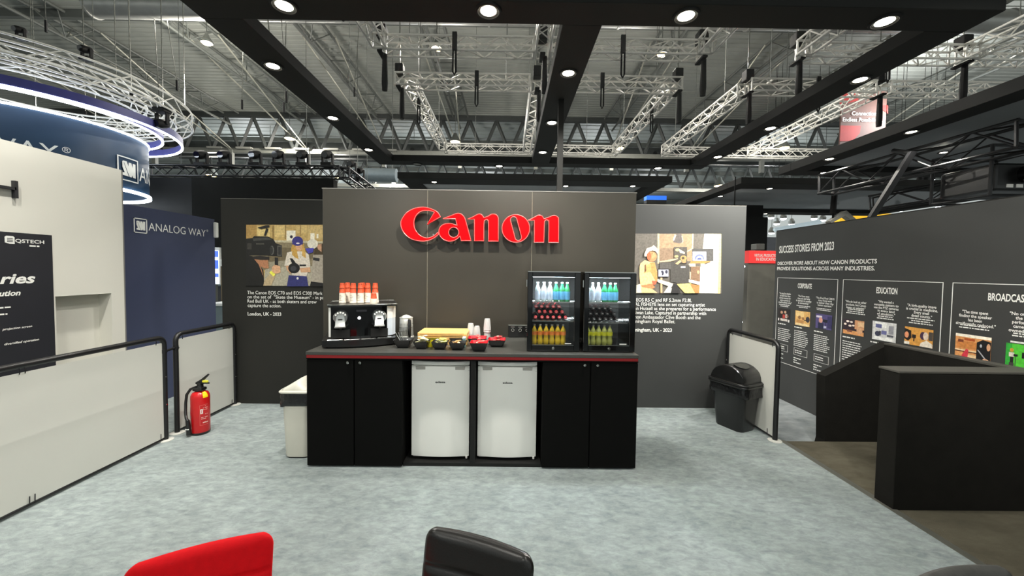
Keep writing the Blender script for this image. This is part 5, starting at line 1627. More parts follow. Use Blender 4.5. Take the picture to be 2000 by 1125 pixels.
bx0, bx1 = -1.365 - .283, -1.365 + .283
mb = MB(); mb.loft(arc_body(bx0 - .05, bx1 - .0, 3.36, 3.86, .055, TZ0 + .014, TZ0 + .07)); mb.build('drip_base', M_PLAST, cmn, smooth=True)
mb = MB(); mb.loft(arc_body(bx0 - .02, bx1 - .03, 3.39, 3.84, .05, TZ0, TZ0 + .016)); mb.build('foot_ring', M_BLACK, cmn, smooth=True)
for k in range(4):
    x = bx0 - .01 + k * .137
    MB().rbox(x, x + .125, 3.335 + (.016 if k in (0, 3) else 0), 3.41, TZ0 + .068, TZ0 + .075, .003, 1).build('drip_grid', M_STEEL, cmn)
mb = MB(); mb.loft(arc_body(bx0 + .012, bx1 - .078, 3.445, 3.86, .035, TZ0 + .07, TZ0 + .355)); mb.build('body', M_GLOSSB, cmn, smooth=True)
mb = MB(); mb.loft(arc_body(bx0 - .012, bx1 + .01, 3.435, 3.87, .045, TZ0 + .355, TZ0 + .372)); mb.build('top_plate', M_PLAST, cmn, smooth=True)
mb = MB(); mb.tube([p for p in arc_body(bx0 - .012, bx1 + .01, 3.435, 3.87, .045, TZ0 + .372, TZ0 + .38)[0]], .004, 6, closed=True); mb.build('top_rail', M_STEEL, cmn)
MB().prism([(bx0 - .006, 3.45, TZ0 + .085), (bx0 + .012, 3.438, TZ0 + .085), (bx0 + .012, 3.86, TZ0 + .085), (bx0 - .006, 3.86, TZ0 + .085)], (0, 0, .26)).build('side_panel', M_PRINTW, cmn)
tank = MB(); tank.prism([(bx1 - .078, 3.435, TZ0 + .078), (bx1 - .03, 3.462, TZ0 + .078), (bx1 + .0, 3.52, TZ0 + .078), (bx1 + .0, 3.86, TZ0 + .078), (bx1 - .078, 3.86, TZ0 + .078)], (0, 0, .16))
tank.build('water_tank', mat('tank_blue', (206, 216, 226), rough=.3), cmn)
MB().prism([(bx1 - .078, 3.434, TZ0 + .238), (bx1 - .03, 3.461, TZ0 + .238), (bx1 + .001, 3.519, TZ0 + .238), (bx1 + .001, 3.86, TZ0 + .238), (bx1 - .078, 3.86, TZ0 + .238)], (0, 0, .113)).build('side_panel', M_PRINTW, cmn)
MB().rbox(mx - .06, mx + .03, 3.402, 3.42, TZ0 + .305, TZ0 + .325, .004).build('display', mat('display_dark', (40, 40, 44), rough=.15), cmn)
for k, hx in enumerate((mx - .188, mx + .135)):
    hz = TZ0 + .262
    hd_ = MB().tube([(hx, 3.425, hz), (hx, 3.40, hz), (hx, 3.385, hz)], [.062, .062, .056], 28).build('brew_head', M_STEEL, cmn, smooth=True)
    for j in range(5):
        a = math.pi * (.18 + .16 * j)
        q = (hx + .045 * math.cos(a), hz + .045 * math.sin(a))
        MB().tube([(q[0], 3.386, q[1]), (q[0], 3.378, q[1])], .0075, 10).build('button', M_PRINTW, hd_)
    mb = MB(); mb.loft([[(hx - w_, y_, z_), (hx + w_, y_, z_), (hx + w_ * .95, 3.40, z_), (hx - w_ * .95, 3.40, z_)] for w_, y_, z_ in ((.040, 3.335, hz - .07), (.038, 3.345, hz - .03), (.030, 3.36, hz + .01), (.016, 3.372, hz + .035))]); mb.build('lever_cover', M_STEEL, hd_, smooth=True)
    MB().box(hx - .017, hx + .017, 3.341, 3.352, hz - .014, hz - .008).build('capsule_slot', M_BLACK, hd_)
    MB().rbox(hx - .046, hx + .046, 3.33, 3.41, hz - .085, hz - .07, .006).build('spout_shelf', M_STEEL, hd_)
    MB().tube([(hx + .004, 3.355, hz - .085), (hx + .004, 3.355, hz - .105)], [.014, .006], 10).build('spout', M_GLOSSB, hd_)
    MB().box(hx - .075, hx + .075, 3.395, 3.41, TZ0 + .078, hz - .11).build('cup_bay', M_BLACK, cmn)
MB().tube([(mx - .035, 3.413, TZ0 + .252), (mx - .035, 3.405, TZ0 + .252)], .014, 16).build('status_light', mat('status_glow', (235, 240, 245), emit=1.0), cmn)
cmn.rotation_euler = (0, 0, math.radians(20))

# ---- paper cups stacked on the machine
CUPZ = TZ0 + .373


def cup_white(x, y, z, lab):
    c = thing('paper_cup', (x, y, z), lab, 'cup', 'paper cups on the coffee machine')
    MB().lathe([(.031, 0), (.0325, .003), (.031, .006), (.0275, .094), (.0, .094)], x, y, z, 18).build('body', M_PAPER, c, smooth=True)
    for k in range(4):
        zz = .022 + k * .016; rr_ = .0312 - .0035 * zz / .094
        a0 = -2.5; mb = MB()
        arc = [(x + (rr_ + .0007) * math.cos(a0 + j * .19), y + (rr_ + .0007) * math.sin(a0 + j * .19)) for j in range(8 - k % 2 * 2)]
        mb.tube([(p[0], p[1], z + zz + .002 * j / 3) for j, p in enumerate(arc)], .0011, 4)
        mb.build('print_line', mat('print_grey', (120, 104, 90), rough=.6), c)


def cup_orange(x, y, z, lab, r=.0265):
    c = thing('paper_cup', (x, y, z), lab, 'cup', 'paper cups on the coffee machine')
    MB().lathe([(r, 0), (r * 1.04, .002), (r, .005), (r * .8, .048), (.0, .048)], x, y, z, 18).build('body', M_ORANGE, c, smooth=True)
    for j in range(4):
        a = -2.75 + j * .62
        for zz in (.012, .028):
            rr_ = r * (1 - .2 * (zz + .005) / .048) + .0008
            q = []
            for da, dz in ((-.2, 0), (.2, 0), (.2, .013), (-.2, .013)):
                r2 = rr_ - r * .2 * dz / .048
                q.append((x + r2 * math.cos(a + da), y + r2 * math.sin(a + da), z + zz + dz))
            MB().add(q, [(0, 1, 2, 3)]).build('print_patch', M_BROWNP, c, fix=False)


ST = [((669, 592), 3.56, 2, 'foremost at the white panel end', 0), ((679, 590), 3.66, 2, 'behind the end stack', .01), ((690, 592), 3.56, 2, 'second stack of the front row', -.004), ((704.5, 592), 3.58, 2, 'third stack of the front row', .002),
      ((708, 590), 3.67, 2, 'middle of the back row', .006), ((718.5, 591), 3.63, 2, 'fourth stack from the white panel end', .008), ((733, 591), 3.65, 2, 'last stack at the back', .012), ((730, 592), 3.52, 2, 'short stack at the front', -.06)]
for (p, y, n, lab, dz) in ST:
    x = at_y(p[0], 590, y).x
    low = dz < -.05
    if low:
        cup_orange(x, y, CUPZ, 'patterned cup at the foot of the ' + lab, .031)
        zb_ = CUPZ + .048
        c = thing('paper_cup', (x, y, CUPZ), 'pale paper sleeve cup under the ' + lab, 'cup', 'paper cups on the coffee machine')
        MB().lathe([(.0335, 0), (.0335, .04), (.0325, .046)], x, y, CUPZ, 18).build('sleeve', M_PAPER, c, smooth=True)
    else:
        cup_white(x, y, CUPZ, 'white striped cup at the bottom, ' + lab)
        zb_ = CUPZ + .095
    for k in range(n if not low else 1):
        cup_orange(x, y, zb_ + k * .043, 'orange patterned cup %s, %s' % (('topmost' if k == n - 1 or low else 'upside down in the middle'), lab), .0275 if k == 0 else .0255)

# ---- kettle
kx, ky = at_z(793, 661, TZ0)[0], 3.80
kt = thing('glass_kettle', (kx, ky, TZ0), 'glass and steel kettle with a black handle beside the coffee machine', 'kettle')
MB().lathe([(.074, 0), (.076, .004), (.076, .022), (.072, .03)], kx, ky, TZ0, 26).build('base', mat('kettle_steel', (226, 226, 218), rough=.28, metal=.45), kt, smooth=True)
MB().lathe([(.071, .03), (.072, .05), (.066, .14), (.064, .165)], kx, ky, TZ0, 26).build('glass_body', M_KGLASS, kt, smooth=True)
MB().lathe([(.0, .032), (.066, .033), (.068, .05), (.066, .075), (.0, .075)], kx, ky, TZ0, 24).build('water', mat('kettle_water', (120, 120, 114), rough=.08), kt, smooth=True)
MB().lathe([(.0655, .12), (.0645, .165), (.062, .205), (.058, .21)], kx, ky, TZ0, 26).build('steel_band', mat('kettle_steel', (226, 226, 218), rough=.28, metal=.45), kt, smooth=True)
MB().lathe([(.064, .205), (.066, .212), (.045, .222), (.02, .236), (.0, .24)], kx, ky, TZ0, 26).build('lid', mat('kettle_steel', (226, 226, 218), rough=.28, metal=.45), kt, smooth=True)
hx_, hy_ = kx + .055, ky - .055
mb = MB(); mb.tube([(kx + .042, ky - .045, TZ0 + .195), (hx_, hy_ - .03, TZ0 + .19), (hx_ + .004, hy_ - .045, TZ0 + .14), (hx_ + .004, hy_ - .045, TZ0 + .06), (hx_, hy_ - .02, TZ0 + .035), (kx + .045, ky - .048, TZ0 + .03)], [.012, .015, .016, .015, .013, .011], 10)
mb.build('handle', M_PLAST, kt, smooth=True)

# ---- bamboo box
bb = thing('bamboo_box', (-.585, 3.6, TZ0), 'long bamboo box with a lid at the back of the counter', 'box')
b0, b1, byf, byb = at_y(816, 660, 3.50).x, at_y(912, 660, 3.50).x, 3.50, 3.78
MB().rbox(b0, b1, byf, byb, TZ0, TZ0 + .072, .004).build('body', M_WOOD, bb)
MB().rbox(b0 - .002, b1 + .002, byf - .003, byb + .002, TZ0 + .075, TZ0 + .112, .005).build('lid', M_WOOD, bb)
MB().rbox(b1 - .028, b1 + .003, byf - .007, byf + .02, TZ0, TZ0 + .105, .004).build('corner_post', M_WOOD, bb)
MB().box(b0 + .02, b1 - .04, byf - .0045, byf - .0025, TZ0 + .092, TZ0 + .095).build('groove', mat('bamboo_dark', (150, 104, 50), rough=.6), bb)


# ---- square black bowls
def bowl(px, py, wtop, h, lab, name='snack_bowl', inner=None, rot=0.0, yoff=0.0, mt=None, depth=None):
    q = at_z(px, py, TZ0); x, y = q.x, q.y + wtop * .32 + yoff
    mt = mt or M_PLAST
    b = thing(name, (x, y, TZ0), lab, 'bowl', 'square bowls on the counter')

    def sq(s_, z, r=.2):
        pts = []
        for cx_, cy_, a0 in ((1, 1, 0), (-1, 1, 90), (-1, -1, 180), (1, -1, 270)):
            for k in range(4):
                a = math.radians(a0 + k * 30)
                u_, v_ = s_ * ((1 - r) * cx_ + r * math.cos(a)), s_ * ((1 - r) * cy_ + r * math.sin(a))
                pts.append((x + u_ * math.cos(rot) - v_ * math.sin(rot), y + u_ * math.sin(rot) + v_ * math.cos(rot), TZ0 + z))
        return pts
    w = wtop / 2
    mb = MB(); mb.loft([sq(w * .6, 0), sq(w * .62, .006), sq(w * .80, h * .45), sq(w * .97, h * .97), sq(w, h), sq(w * .965, h)], True, False)
    mb.build('outside', mt, b, smooth=True)
    mb = MB(); mb.loft([sq(w * .955, h * .998), sq(w * .93, h * .9), sq(w * .74, h * .45), sq(w * .55, .010)], False, True)
    mb.build('inside', inner or mt, b, smooth=True)
    return b, x, y


def sachet(x, y, z, l, wd, rgb, lab, rz, tilt=0.0, roll=0.0, group='sachets in the bowls', stripe=None):
    s_ = thing('sachet', (0, 0, 0), lab, 'sachet', group)
    mb = MB(); n = 6; rings = []
    for i in range(n + 1):
        t = i / n - .5; th = .0045 * (1 - (2 * t) ** 4) + .0004
        rings.append([(t * l, -wd / 2, 0), (t * l, -wd / 4, th), (t * l, wd / 4, th), (t * l, wd / 2, 0), (t * l, wd / 4, -th), (t * l, -wd / 4, -th)])
    mb.loft(rings); mb.build('packet', mat('sachet_%d_%d_%d' % rgb, rgb, rough=.45, vary=.12, scale=70), s_, smooth=True)
    if stripe:
        MB().box(-l * .15, l * .2, -wd * .36, wd * .36, .0048, .0056).build('print_block', mat('sachet_%d_%d_%d' % stripe, stripe, rough=.5), s_)
    s_.location = (x, y, z); s_.rotation_euler = (roll, tilt, rz)
    ORG[s_.name] = Vector((x, y, z))


rs = random.Random(3)


def fill(x, y, w, z, cols, what, n, lab, l=.07, wd=.026, stripes=None):
    pos = 'first second third fourth fifth sixth seventh eighth ninth tenth eleventh twelfth'.split()
    for i in range(n):
        a = rs.uniform(0, math.pi)
        sachet(x + rs.uniform(-.30, .30) * w, y + rs.uniform(-.30, .30) * w, z + .006 * i, l, wd, cols[i % len(cols)], '%s in the %s, %s from the bottom' % (what, lab, pos[i]), a, rs.uniform(-.18, .18), rs.uniform(-.25, .25), 'packets in the ' + lab, stripes[i % len(stripes)] if stripes else None)


b_, x, y = bowl(786, 680, .158, .074, 'empty looking black square bowl beside the coffee machine holding spoons')
for k in range(3):
    t = thing('teaspoon', (x - .05 + k * .02, y, TZ0 + .02), 'thin steel teaspoon leaning out of the spoon bowl, %s of three' % ORD[k], 'spoon', 'teaspoons in the first bowl')
    p0_ = Vector((x - .02 + k * .012, y + .0, TZ0 + .03)); p1_ = Vector((x - .085 + k * .026, y + .03, TZ0 + .125))
    MB().tube([p0_, (p0_ + p1_) / 2, p1_], [.0025, .002, .0035], 6).build('handle', M_STEEL, t)
    MB().lathe([(.0, -.003), (.012, .0), (.013, .003)], p0_.x, p0_.y, p0_.z - .006, 12, 1, 1.4).build('scoop', M_STEEL, t, smooth=True)
b_, x, y = bowl(822, 682, .138, .066, 'black square bowl heaped with white and pale yellow sachets')
fill(x, y, .10, TZ0 + .048, [(232, 226, 206), (226, 220, 170), (238, 234, 222), (206, 200, 150)], 'white sachet', 11, 'white sachet bowl', .07, .024, [(120, 120, 90), (232, 226, 206), (90, 96, 80)])
b_, x, y = bowl(858, 683, .142, .064, 'black square bowl of lemon yellow sachets')
fill(x, y, .10, TZ0 + .044, [(236, 232, 150), (238, 232, 206), (226, 224, 120)], 'lemon sachet', 9, 'lemon sachet bowl', .066, .026, [(190, 196, 80), (240, 236, 210)])
b_, x, y = bowl(893, 684, .150, .066, 'black square bowl of brown sugar sachets in front of the bamboo box corner')
fill(x, y, .10, TZ0 + .036, [(206, 168, 112), (226, 196, 150), (176, 134, 86)], 'brown sugar sachet', 7, 'brown sachet bowl', .066, .026, [(150, 104, 60), (230, 206, 170)])
b_, x, y = bowl(892, 674, .150, .066, 'black square bowl of turquoise tea sachets behind the brown sugar', yoff=.02)
fill(x, y, .11, TZ0 + .055, [(110, 206, 180), (160, 222, 206), (80, 186, 160)], 'turquoise sachet', 8, 'turquoise sachet bowl', .07, .03)
b_, x, y = bowl(845, 673, .150, .070, 'yellow green square bowl standing against the bamboo box', mt=mat('bowl_yellow', (196, 186, 30), rough=.3), inner=mat('bowl_yellow', (196, 186, 30)), yoff=.0)
t = thing('tea_glass', (at_z(838, 678, TZ0).x, 3.40, TZ0), 'small yellow glass cup between the two pale sachet bowls', 'cup')
qx = at_z(838, 678, TZ0).x
MB().lathe([(.024, 0), (.028, .004), (.032, .055), (.030, .055), (.026, .006)], qx, 3.40, TZ0, 18).build('body', MATS['bowl_yellow'], t, smooth=True)
MRL = mat('bowl_red', (200, 20, 34), rough=.3, coat=.3)
SR = [(226, 60, 62), (236, 110, 100), (206, 30, 44)]
b_, x, y = bowl(935, 687, .158, .078, 'red lined black square bowl of red sweets, foremost of the three', inner=MRL)
fill(x, y, .11, TZ0 + .045, SR, 'red sweet packet', 9, 'foremost red bowl', .06, .028, [(250, 190, 170), (226, 60, 62)])
b_, x, y = bowl(931, 678, .172, .078, 'red lined black square bowl behind the foremost red one', inner=MRL, yoff=.02)
fill(x, y, .12, TZ0 + .05, SR, 'red sweet packet', 8, 'rear red bowl', .06, .028, [(250, 200, 190), (226, 60, 62)])
b_, x, y = bowl(970, 678, .165, .066, 'red lined black square bowl of red sweets nearest the glass coolers', inner=MRL)
fill(x, y, .12, TZ0 + .045, SR, 'red sweet packet', 9, 'red bowl by the coolers', .06, .028, [(250, 190, 170), (206, 30, 44)])
t = thing('tea_box', (at_z(906, 675, TZ0).x, 3.36, TZ0), 'small pale turquoise card box standing at the turquoise bowl', 'box')
qx = at_z(907, 676, TZ0).x
MB().rbox(qx - .012, qx + .012, 3.40, 3.47, TZ0, TZ0 + .078, .003).build('carton', mat('box_turq', (150, 212, 208), rough=.5, vary=.2, scale=60), t)
MB().rbox(qx - .016, qx + .0125, 3.397, 3.473, TZ0 + .076, TZ0 + .084, .002, 1).build('carton_lid', mat('box_turq2', (196, 228, 226), rough=.5), t)


# ---- clear plastic tumblers, upside down in stacks
def tumbler(x, y, z, lab, h=.105, r=.034):
    t = thing('plastic_tumbler', (x, y, z), lab, 'cup', 'clear tumblers on the counter')
    n = 28; mb = MB()
    mb.lathe([(r, 0), (r * 1.04, .003), (r, .006), (r * .98, .01), (r * .74, h - .004), (r * .7, h), (.0, h - .002)], x, y, z, n)
    mb.build('body', M_CLEAR, t, smooth=True)
    for k in range(12):
        a = 2 * math.pi * k / 12
        MB().tube([(x + r * .985 * math.cos(a), y + r * .985 * math.sin(a), z + .012), (x + r * .79 * math.cos(a), y + r * .79 * math.sin(a), z + h * .86)], .0014, 4).build('flute', M_CLEAR, t)


for (px, nst, lab, y) in ((919.5, 4, 'stack beside the bamboo box', 3.72), (931.5, 3, 'second stack from the bamboo box', 3.70), (951.5, 4, 'tallest stack behind the red bowls', 3.60)):
    x = at_y(px, 650, y).x
    for k in range(nst):
        zz = TZ0 + (.0 if k == 0 else .022 * k)
        if px > 945 and k >= 2: zz = TZ0 + .108 + .022 * (k - 2)
        tumbler(x, y, zz, 'clear fluted tumbler, %s in the %s' % (('lowest', 'second up', 'third up', 'topmost')[k if k < nst - 1 else 3], lab))

# ---- socket on the wall
so = thing('power_socket', (.1, WY, .97), 'black double power socket on the front wall beside the coolers', 'socket')
s0, s1 = at_y(993, 636, WY - .03), at_y(1024.5, 662, WY - .03)
MB().rbox(s0.x, s1.x, WY - .035, WY, max(s1.z, .988), s0.z, .004).build('housing', M_PLAST, so)
MB().box(s0.x - .002, s1.x + .002, WY - .040, WY, s0.z, s0.z + .006).build('top_trim', M_STEELG, so)
for k in (.27, .72):
    xx = s0.x + (s1.x - s0.x) * k; zz = s0.z - .045
    MB().tube([(xx, WY - .034, zz), (xx, WY - .038, zz)], .028, 20).build('face', M_GLOSSB, so)
    MB().tube([(xx + .014 * math.cos(a * math.pi / 8), WY - .0385, zz + .014 * math.sin(a * math.pi / 8)) for a in range(16)], .002, 5, closed=True).build('ring', M_GREYP, so)
    MB().box(xx - .02, xx + .02, WY - .037, WY - .035, s0.z - .016, s0.z - .011).build('marking', M_GREYP, so)

# ================================================================== TUBE BARRIERS
def barrier(x, y0, y1, lab, h=1.0, feet=(True, True)):
    b = thing('crowd_barrier', (x, (y0 + y1) / 2, 0), lab, 'barrier', 'white panel barriers with black tube frames')
    R_ = .07
    path = [(x, y0, .012), (x, y0, h - R_)]
    for k in range(1, 6):
        a = math.pi / 2 * k / 6
        path.append((x, y0 + R_ - R_ * math.cos(a), h - R_ + R_ * math.sin(a)))
    path.append((x, y0 + R_, h)); path.append((x, y1 - R_, h))
    for k in range(1, 6):
        a = math.pi / 2 * k / 6
        path.append((x, y1 - R_ + R_ * math.sin(a), h - R_ + R_ * math.cos(a)))
    path += [(x, y1, h - R_), (x, y1, .012)]
    MB().tube(path, .0225, 12).build('tube_frame', M_TUBE, b, smooth=True)
    sg_ = 1 if x < 0 else -1
    # panel sheet with a soft crease half way up
    n = 10; vs = []; xs = x + sg_ * .004
    zs = [.035, .2, .40, .492, .50, .508, .6, .8, h - .05]
    for z in zs:
        off = .0006 if abs(z - .5) < .001 else 0
        for k in range(n + 1):
            vs.append((xs + sg_ * (off + .0016 * math.sin(k * .9 + z * 2)), y0 + .016 + (y1 - y0 - .032) * k / n, z))
    fs = [(r * (n + 1) + k, r * (n + 1) + k + 1, (r + 1) * (n + 1) + k + 1, (r + 1) * (n + 1) + k) for r in range(len(zs) - 1) for k in range(n)]
    MB().add(vs, fs).build('panel', M_WHITE, b, smooth='all', fix=False)
    MB().tube([(x, y0, .022), (x, y1, .022)], .009, 8).build('bottom_rail', M_TUBE, b)
    for yy in ((y0 + .07, y1 - .09) if y1 - y0 < 1.2 else (y0 + .3, y0 + 1.2, y1 - 1.05, y1 - .09)):
        MB().tube([(xs + sg_ * .006, yy, h - .06), (xs + sg_ * .006, yy + .004, h - .03), (x, yy, h - .012)], .003, 5).build('cable_tie', M_TUBE, b)
        MB().tube([(xs + sg_ * .006, yy + .03, .03), (xs + sg_ * .008, yy + .03, .085)], .003, 5).build('cable_tie', M_TUBE, b)
    for on, yy in zip(feet, (y0, y1)):
        if on:
            MB().lathe([(.062, 0), (.062, .006), (.05, .010), (.0, .010)], x, yy, 0, 24).build('foot_plate', M_WHITE, b, smooth=True)
    for zz in (.35, .62):
        MB().tube([(x + sg_ * .018, y1 - .004, zz), (x + sg_ * .026, y1 - .004, zz)], .007, 8).build('bolt', M_STEEL, b)
    return b


bl1 = barrier(-3.285, 1.35, 3.63, 'long white panel barrier with a black tube frame beside the white stand')
bl2 = barrier(-3.312, 3.79, 4.595, 'short white panel barrier behind the fire extinguisher')
bl3 = barrier(2.712, 3.745, 4.595, 'white panel barrier behind the black bin on the stories side')
cl = thing('tube_clamp', (-3.30, 3.71, .86), 'black double clamp joining the two barriers beside the navy wall', 'clamp')
MB().tube([(-3.292, 3.66, .862), (-3.304, 3.762, .868)], .012, 8).build('rod', M_TUBE, cl)
for yy, xx in ((3.63, -3.285), (3.79, -3.312)):
    MB().lathe([(.0245, -.018), (.0245, .018)], xx, yy, .865, 14).build('collar', M_TUBE, cl)
    MB().tube([(xx + .02, yy, .865), (xx + .034, yy, .865)], .006, 8).build('screw', M_TUBE, cl)

# ================================================================== FIRE EXTINGUISHER
ex, ey = -3.085, 3.80
fe = thing('fire_extinguisher', (ex, ey, 0), 'red fire extinguisher standing on the carpet by the short barrier', 'extinguisher')
r = .079
MB().lathe([(r * .9, 0), (r, .012), (r, .025)], ex, ey, 0, 28).build('foot_ring', M_PLAST, fe, smooth=True)
MB().lathe([(r * .96, .02), (r, .035), (r, .365), (r * .97, .39), (r * .82, .415), (r * .5, .43), (.03, .435)], ex, ey, 0, 32).build('cylinder', M_EXT, fe, smooth=True)
MB().lathe([(.03, .43), (.045, .435), (.046, .46), (.03, .47), (.026, .49)], ex, ey, 0, 18).build('collar', M_PLAST, fe, smooth=True)
MB().rbox(ex - .045, ex + .05, ey - .045, ey + .03, .435, .468, .01).build('valve_block', M_PLAST, fe)
MB().rbox(ex - .018, ex + .022, ey - .02, ey + .02, .465, .515, .006).build('valve_stem', M_PLAST, fe)
MB().tube([(ex - .035, ey, .505), (ex + .02, ey, .535), (ex + .095, ey - .01, .60)], [.013, .016, .009], 8).build('squeeze_lever', M_PLAST, fe, smooth=True)
MB().tube([(ex - .01, ey, .51), (ex + .1, ey - .01, .512)], [.012, .008], 8).build('carry_handle', M_PLAST, fe, smooth=True)
MB().rbox(ex + .035, ex + .09, ey - .02, ey + .0, .518, .54, .006).build('safety_pin', mat('pin_yellow', (232, 226, 70), rough=.4), fe)
mb = MB(); rings = []
for rr_, zz in ((.0805, .372), (.078, .39), (.0665, .4155), (.05, .4265)):
    rings.append([(ex + rr_ * math.cos(-.62 + .085 * k), ey + rr_ * math.sin(-.62 + .085 * k), zz) for k in range(8)])
for a_, b_ in zip(rings, rings[1:]):
    for k in range(7): mb.add([a_[k], a_[k + 1], b_[k + 1], b_[k]], [(0, 1, 2, 3)])
mb.build('yellow_tag', M_YELLOW, fe, smooth='all')
hose = [(ex - .02, ey - .02, .475), (ex - .07, ey - .03, .455), (ex - .105, ey - .035, .40), (ex - .112, ey - .04, .32), (ex - .098, ey - .06, .23), (ex - .072, ey - .085, .18), (ex - .055, ey - .09, .16)]
MB().tube(hose, .0125, 10).build('hose', M_TUBE, fe, smooth=True)
MB().tube([(ex - .055, ey - .09, .165), (ex - .045, ey - .092, .08), (ex - .04, ey - .095, .02)], [.017, .02, .022], 12).build('nozzle', M_PLAST, fe, smooth=True)
MB().rbox(ex - .062, ex - .03, ey - .112, ey - .075, .072, .084, .004).build('nozzle_clip', M_PRINTW, fe)


def on_cyl(a, z, off=.0012):
    a += .38
    return Vector((ex + (r + off) * math.cos(a), ey + (r + off) * math.sin(a), z))


mb = MB()
A0, A1 = -1.35, -.45
for a_, b_, c_, d_ in ((A0, A1, .10, .103), (A0, A1, .30, .303), (A0, A0 + .03, .10, .303)):
    k = 8
    for i in range(k):
        t0, t1 = a_ + (b_ - a_) * i / k, a_ + (b_ - a_) * (i + 1) / k
        mb.add([on_cyl(t0, c_), on_cyl(t1, c_), on_cyl(t1, d_), on_cyl(t0, d_)], [(0, 1, 2, 3)])
mb.build('label_outline', mat('label_pink', (226, 120, 110), rough=.5), fe, fix=False)
mb = MB()
for zz, a_, b_ in ((.285, -1.1, -.5), (.268, -1.0, -.5), (.25, -1.0, -.55), (.205, -.85, -.5), (.175, -1.2, -.5), (.16, -1.2, -.6), (.125, -1.05, -.45), (.119, -1.05, -.45)):
    k = 6
    for i in range(k):
        if rs.random() < .2: continue
        t0, t1 = a_ + (b_ - a_) * i / k, a_ + (b_ - a_) * (i + .85) / k
        mb.add([on_cyl(t0, zz), on_cyl(t1, zz), on_cyl(t1, zz + .006), on_cyl(t0, zz + .006)], [(0, 1, 2, 3)])
mb.build('small_print', mat('label_pale2', (236, 200, 190), rough=.5), fe, fix=False)
mb = MB()
mb.add([on_cyl(-1.28, .215), on_cyl(-1.03, .215), on_cyl(-1.03, .262), on_cyl(-1.28, .262)], [(0, 1, 2, 3)])
mb.build('pictogram', M_PRINTW, fe, fix=False)
mb = MB()
mb.add([on_cyl(-1.2, .222, .002), on_cyl(-1.15, .222, .002), on_cyl(-1.12, .255, .002), on_cyl(-1.17, .255, .002)], [(0, 1, 2, 3)])
mb.build('pictogram_figure', M_EXT, fe, fix=False)


# ================================================================== BINS
def rrect(x, y, hx, hy, z, rad, n=6):
    pts = []
    for sx_, sy_, a0 in ((1, 1, 0), (-1, 1, 90), (-1, -1, 180), (1, -1, 270)):
        for k in range(n):
            a = math.radians(a0 + 90 * k / (n - 1))
            pts.append((x + sx_ * (hx - rad) + rad * math.cos(a), y + sy_ * (hy - rad) + rad * math.sin(a), z))
    return pts


def bag_skirt(name, par, x, y, hx, hy, rad, z0, z1, rot=None, seed=1):
    rg_ = random.Random(seed); mb = MB(); rings = []
    ph_ = [rg_.uniform(0, 6.28) for _ in range(6)]
    for j, z in enumerate([z1, z1 - (z1 - z0) * .25, z1 - (z1 - z0) * .5, z1 - (z1 - z0) * .72, z0 + .006, z0]):
        ring = rrect(x, y, hx, hy, z, rad, 9)
        out = (0, .008, .004, .012, .010, .0)[j]
        R2 = []
        for k, p in enumerate(ring):
            d = Vector((p[0] - x, p[1] - y, 0)).normalized()
            w = out + (.004 * math.sin(k * 1.3 + ph_[j]) + .003 * math.sin(k * .6 + ph_[(j + 2) % 6])) * (1 if 0 < j < 5 else .4)
            R2.append((p[0] + d.x * w, p[1] + d.y * w, z + (.008 * math.sin(k * .45 + ph_[3]) if j >= 3 else 0)))
        rings.append(R2)
    if rot: rings = [[rot(p) for p in R2] for R2 in rings]
    mb.loft(rings, False, False)
    return mb.build(name, M_BAG, par, smooth='all')


wx, wy_ = -1.846, 3.46
wbn = thing('waste_bin', (wx, wy_, 0), 'white waste bin with a sloping lid and black bag beside the counter end', 'bin')
mb = MB(); mb.loft([rrect(wx, wy_, .105, .15, .0, .05), rrect(wx, wy_, .108, .155, .012, .05)]); mb.build('foot', M_PLAST, wbn, smooth=True)
mb = MB(); mb.loft([rrect(wx, wy_, .109, .157, .012, .055), rrect(wx, wy_, .113, .160, .03, .055), rrect(wx, wy_, .128, .180, .585, .055)]); mb.build('body', M_BINW, wbn, smooth=True)
bag_skirt('bin_bag', wbn, wx, wy_, .131, .183, .05, .468, .588)
mb = MB(); mb.loft([rrect(wx, wy_, .142, .195, .588, .05), rrect(wx, wy_, .146, .2, .592, .05), rrect(wx, wy_, .146, .2, .602, .05), rrect(wx, wy_, .135, .186, .612, .045)]); mb.build('lid_rim', M_BINW, wbn, smooth=True)
# pitched lid: ridge along y above the middle
mb = MB()
for s_ in (0,):
    sec = [(-.135, .610), (-.10, .632), (-.03, .678), (0, .692), (.03, .678), (.10, .632), (.135, .610)]
    rings = []
    for yy, k in ((-.186, .02), (-.17, .55), (-.13, .92), (0, 1.0), (.13, .92), (.17, .55), (.186, .02)):
        rings.append([(wx + a * (.85 + .15 * k), wy_ + yy, .608 + (z - .608) * k) for a, z in sec])
    mb.loft(rings, True, True)
mb.build('swing_lid', M_BINW, wbn, smooth='all')

# black bin with a domed lid, turned slightly
kx_, ky_ = 2.515, 4.10
ROTB = math.radians(24)
kb = thing('waste_bin', (kx_, ky_, 0), 'black waste bin with a domed swing lid and crumpled bag before the barrier', 'bin')


def rb(p):
    u_, v_ = p[0] - kx_, p[1] - ky_
    return (kx_ + u_ * math.cos(ROTB) - v_ * math.sin(ROTB), ky_ + u_ * math.sin(ROTB) + v_ * math.cos(ROTB), p[2])


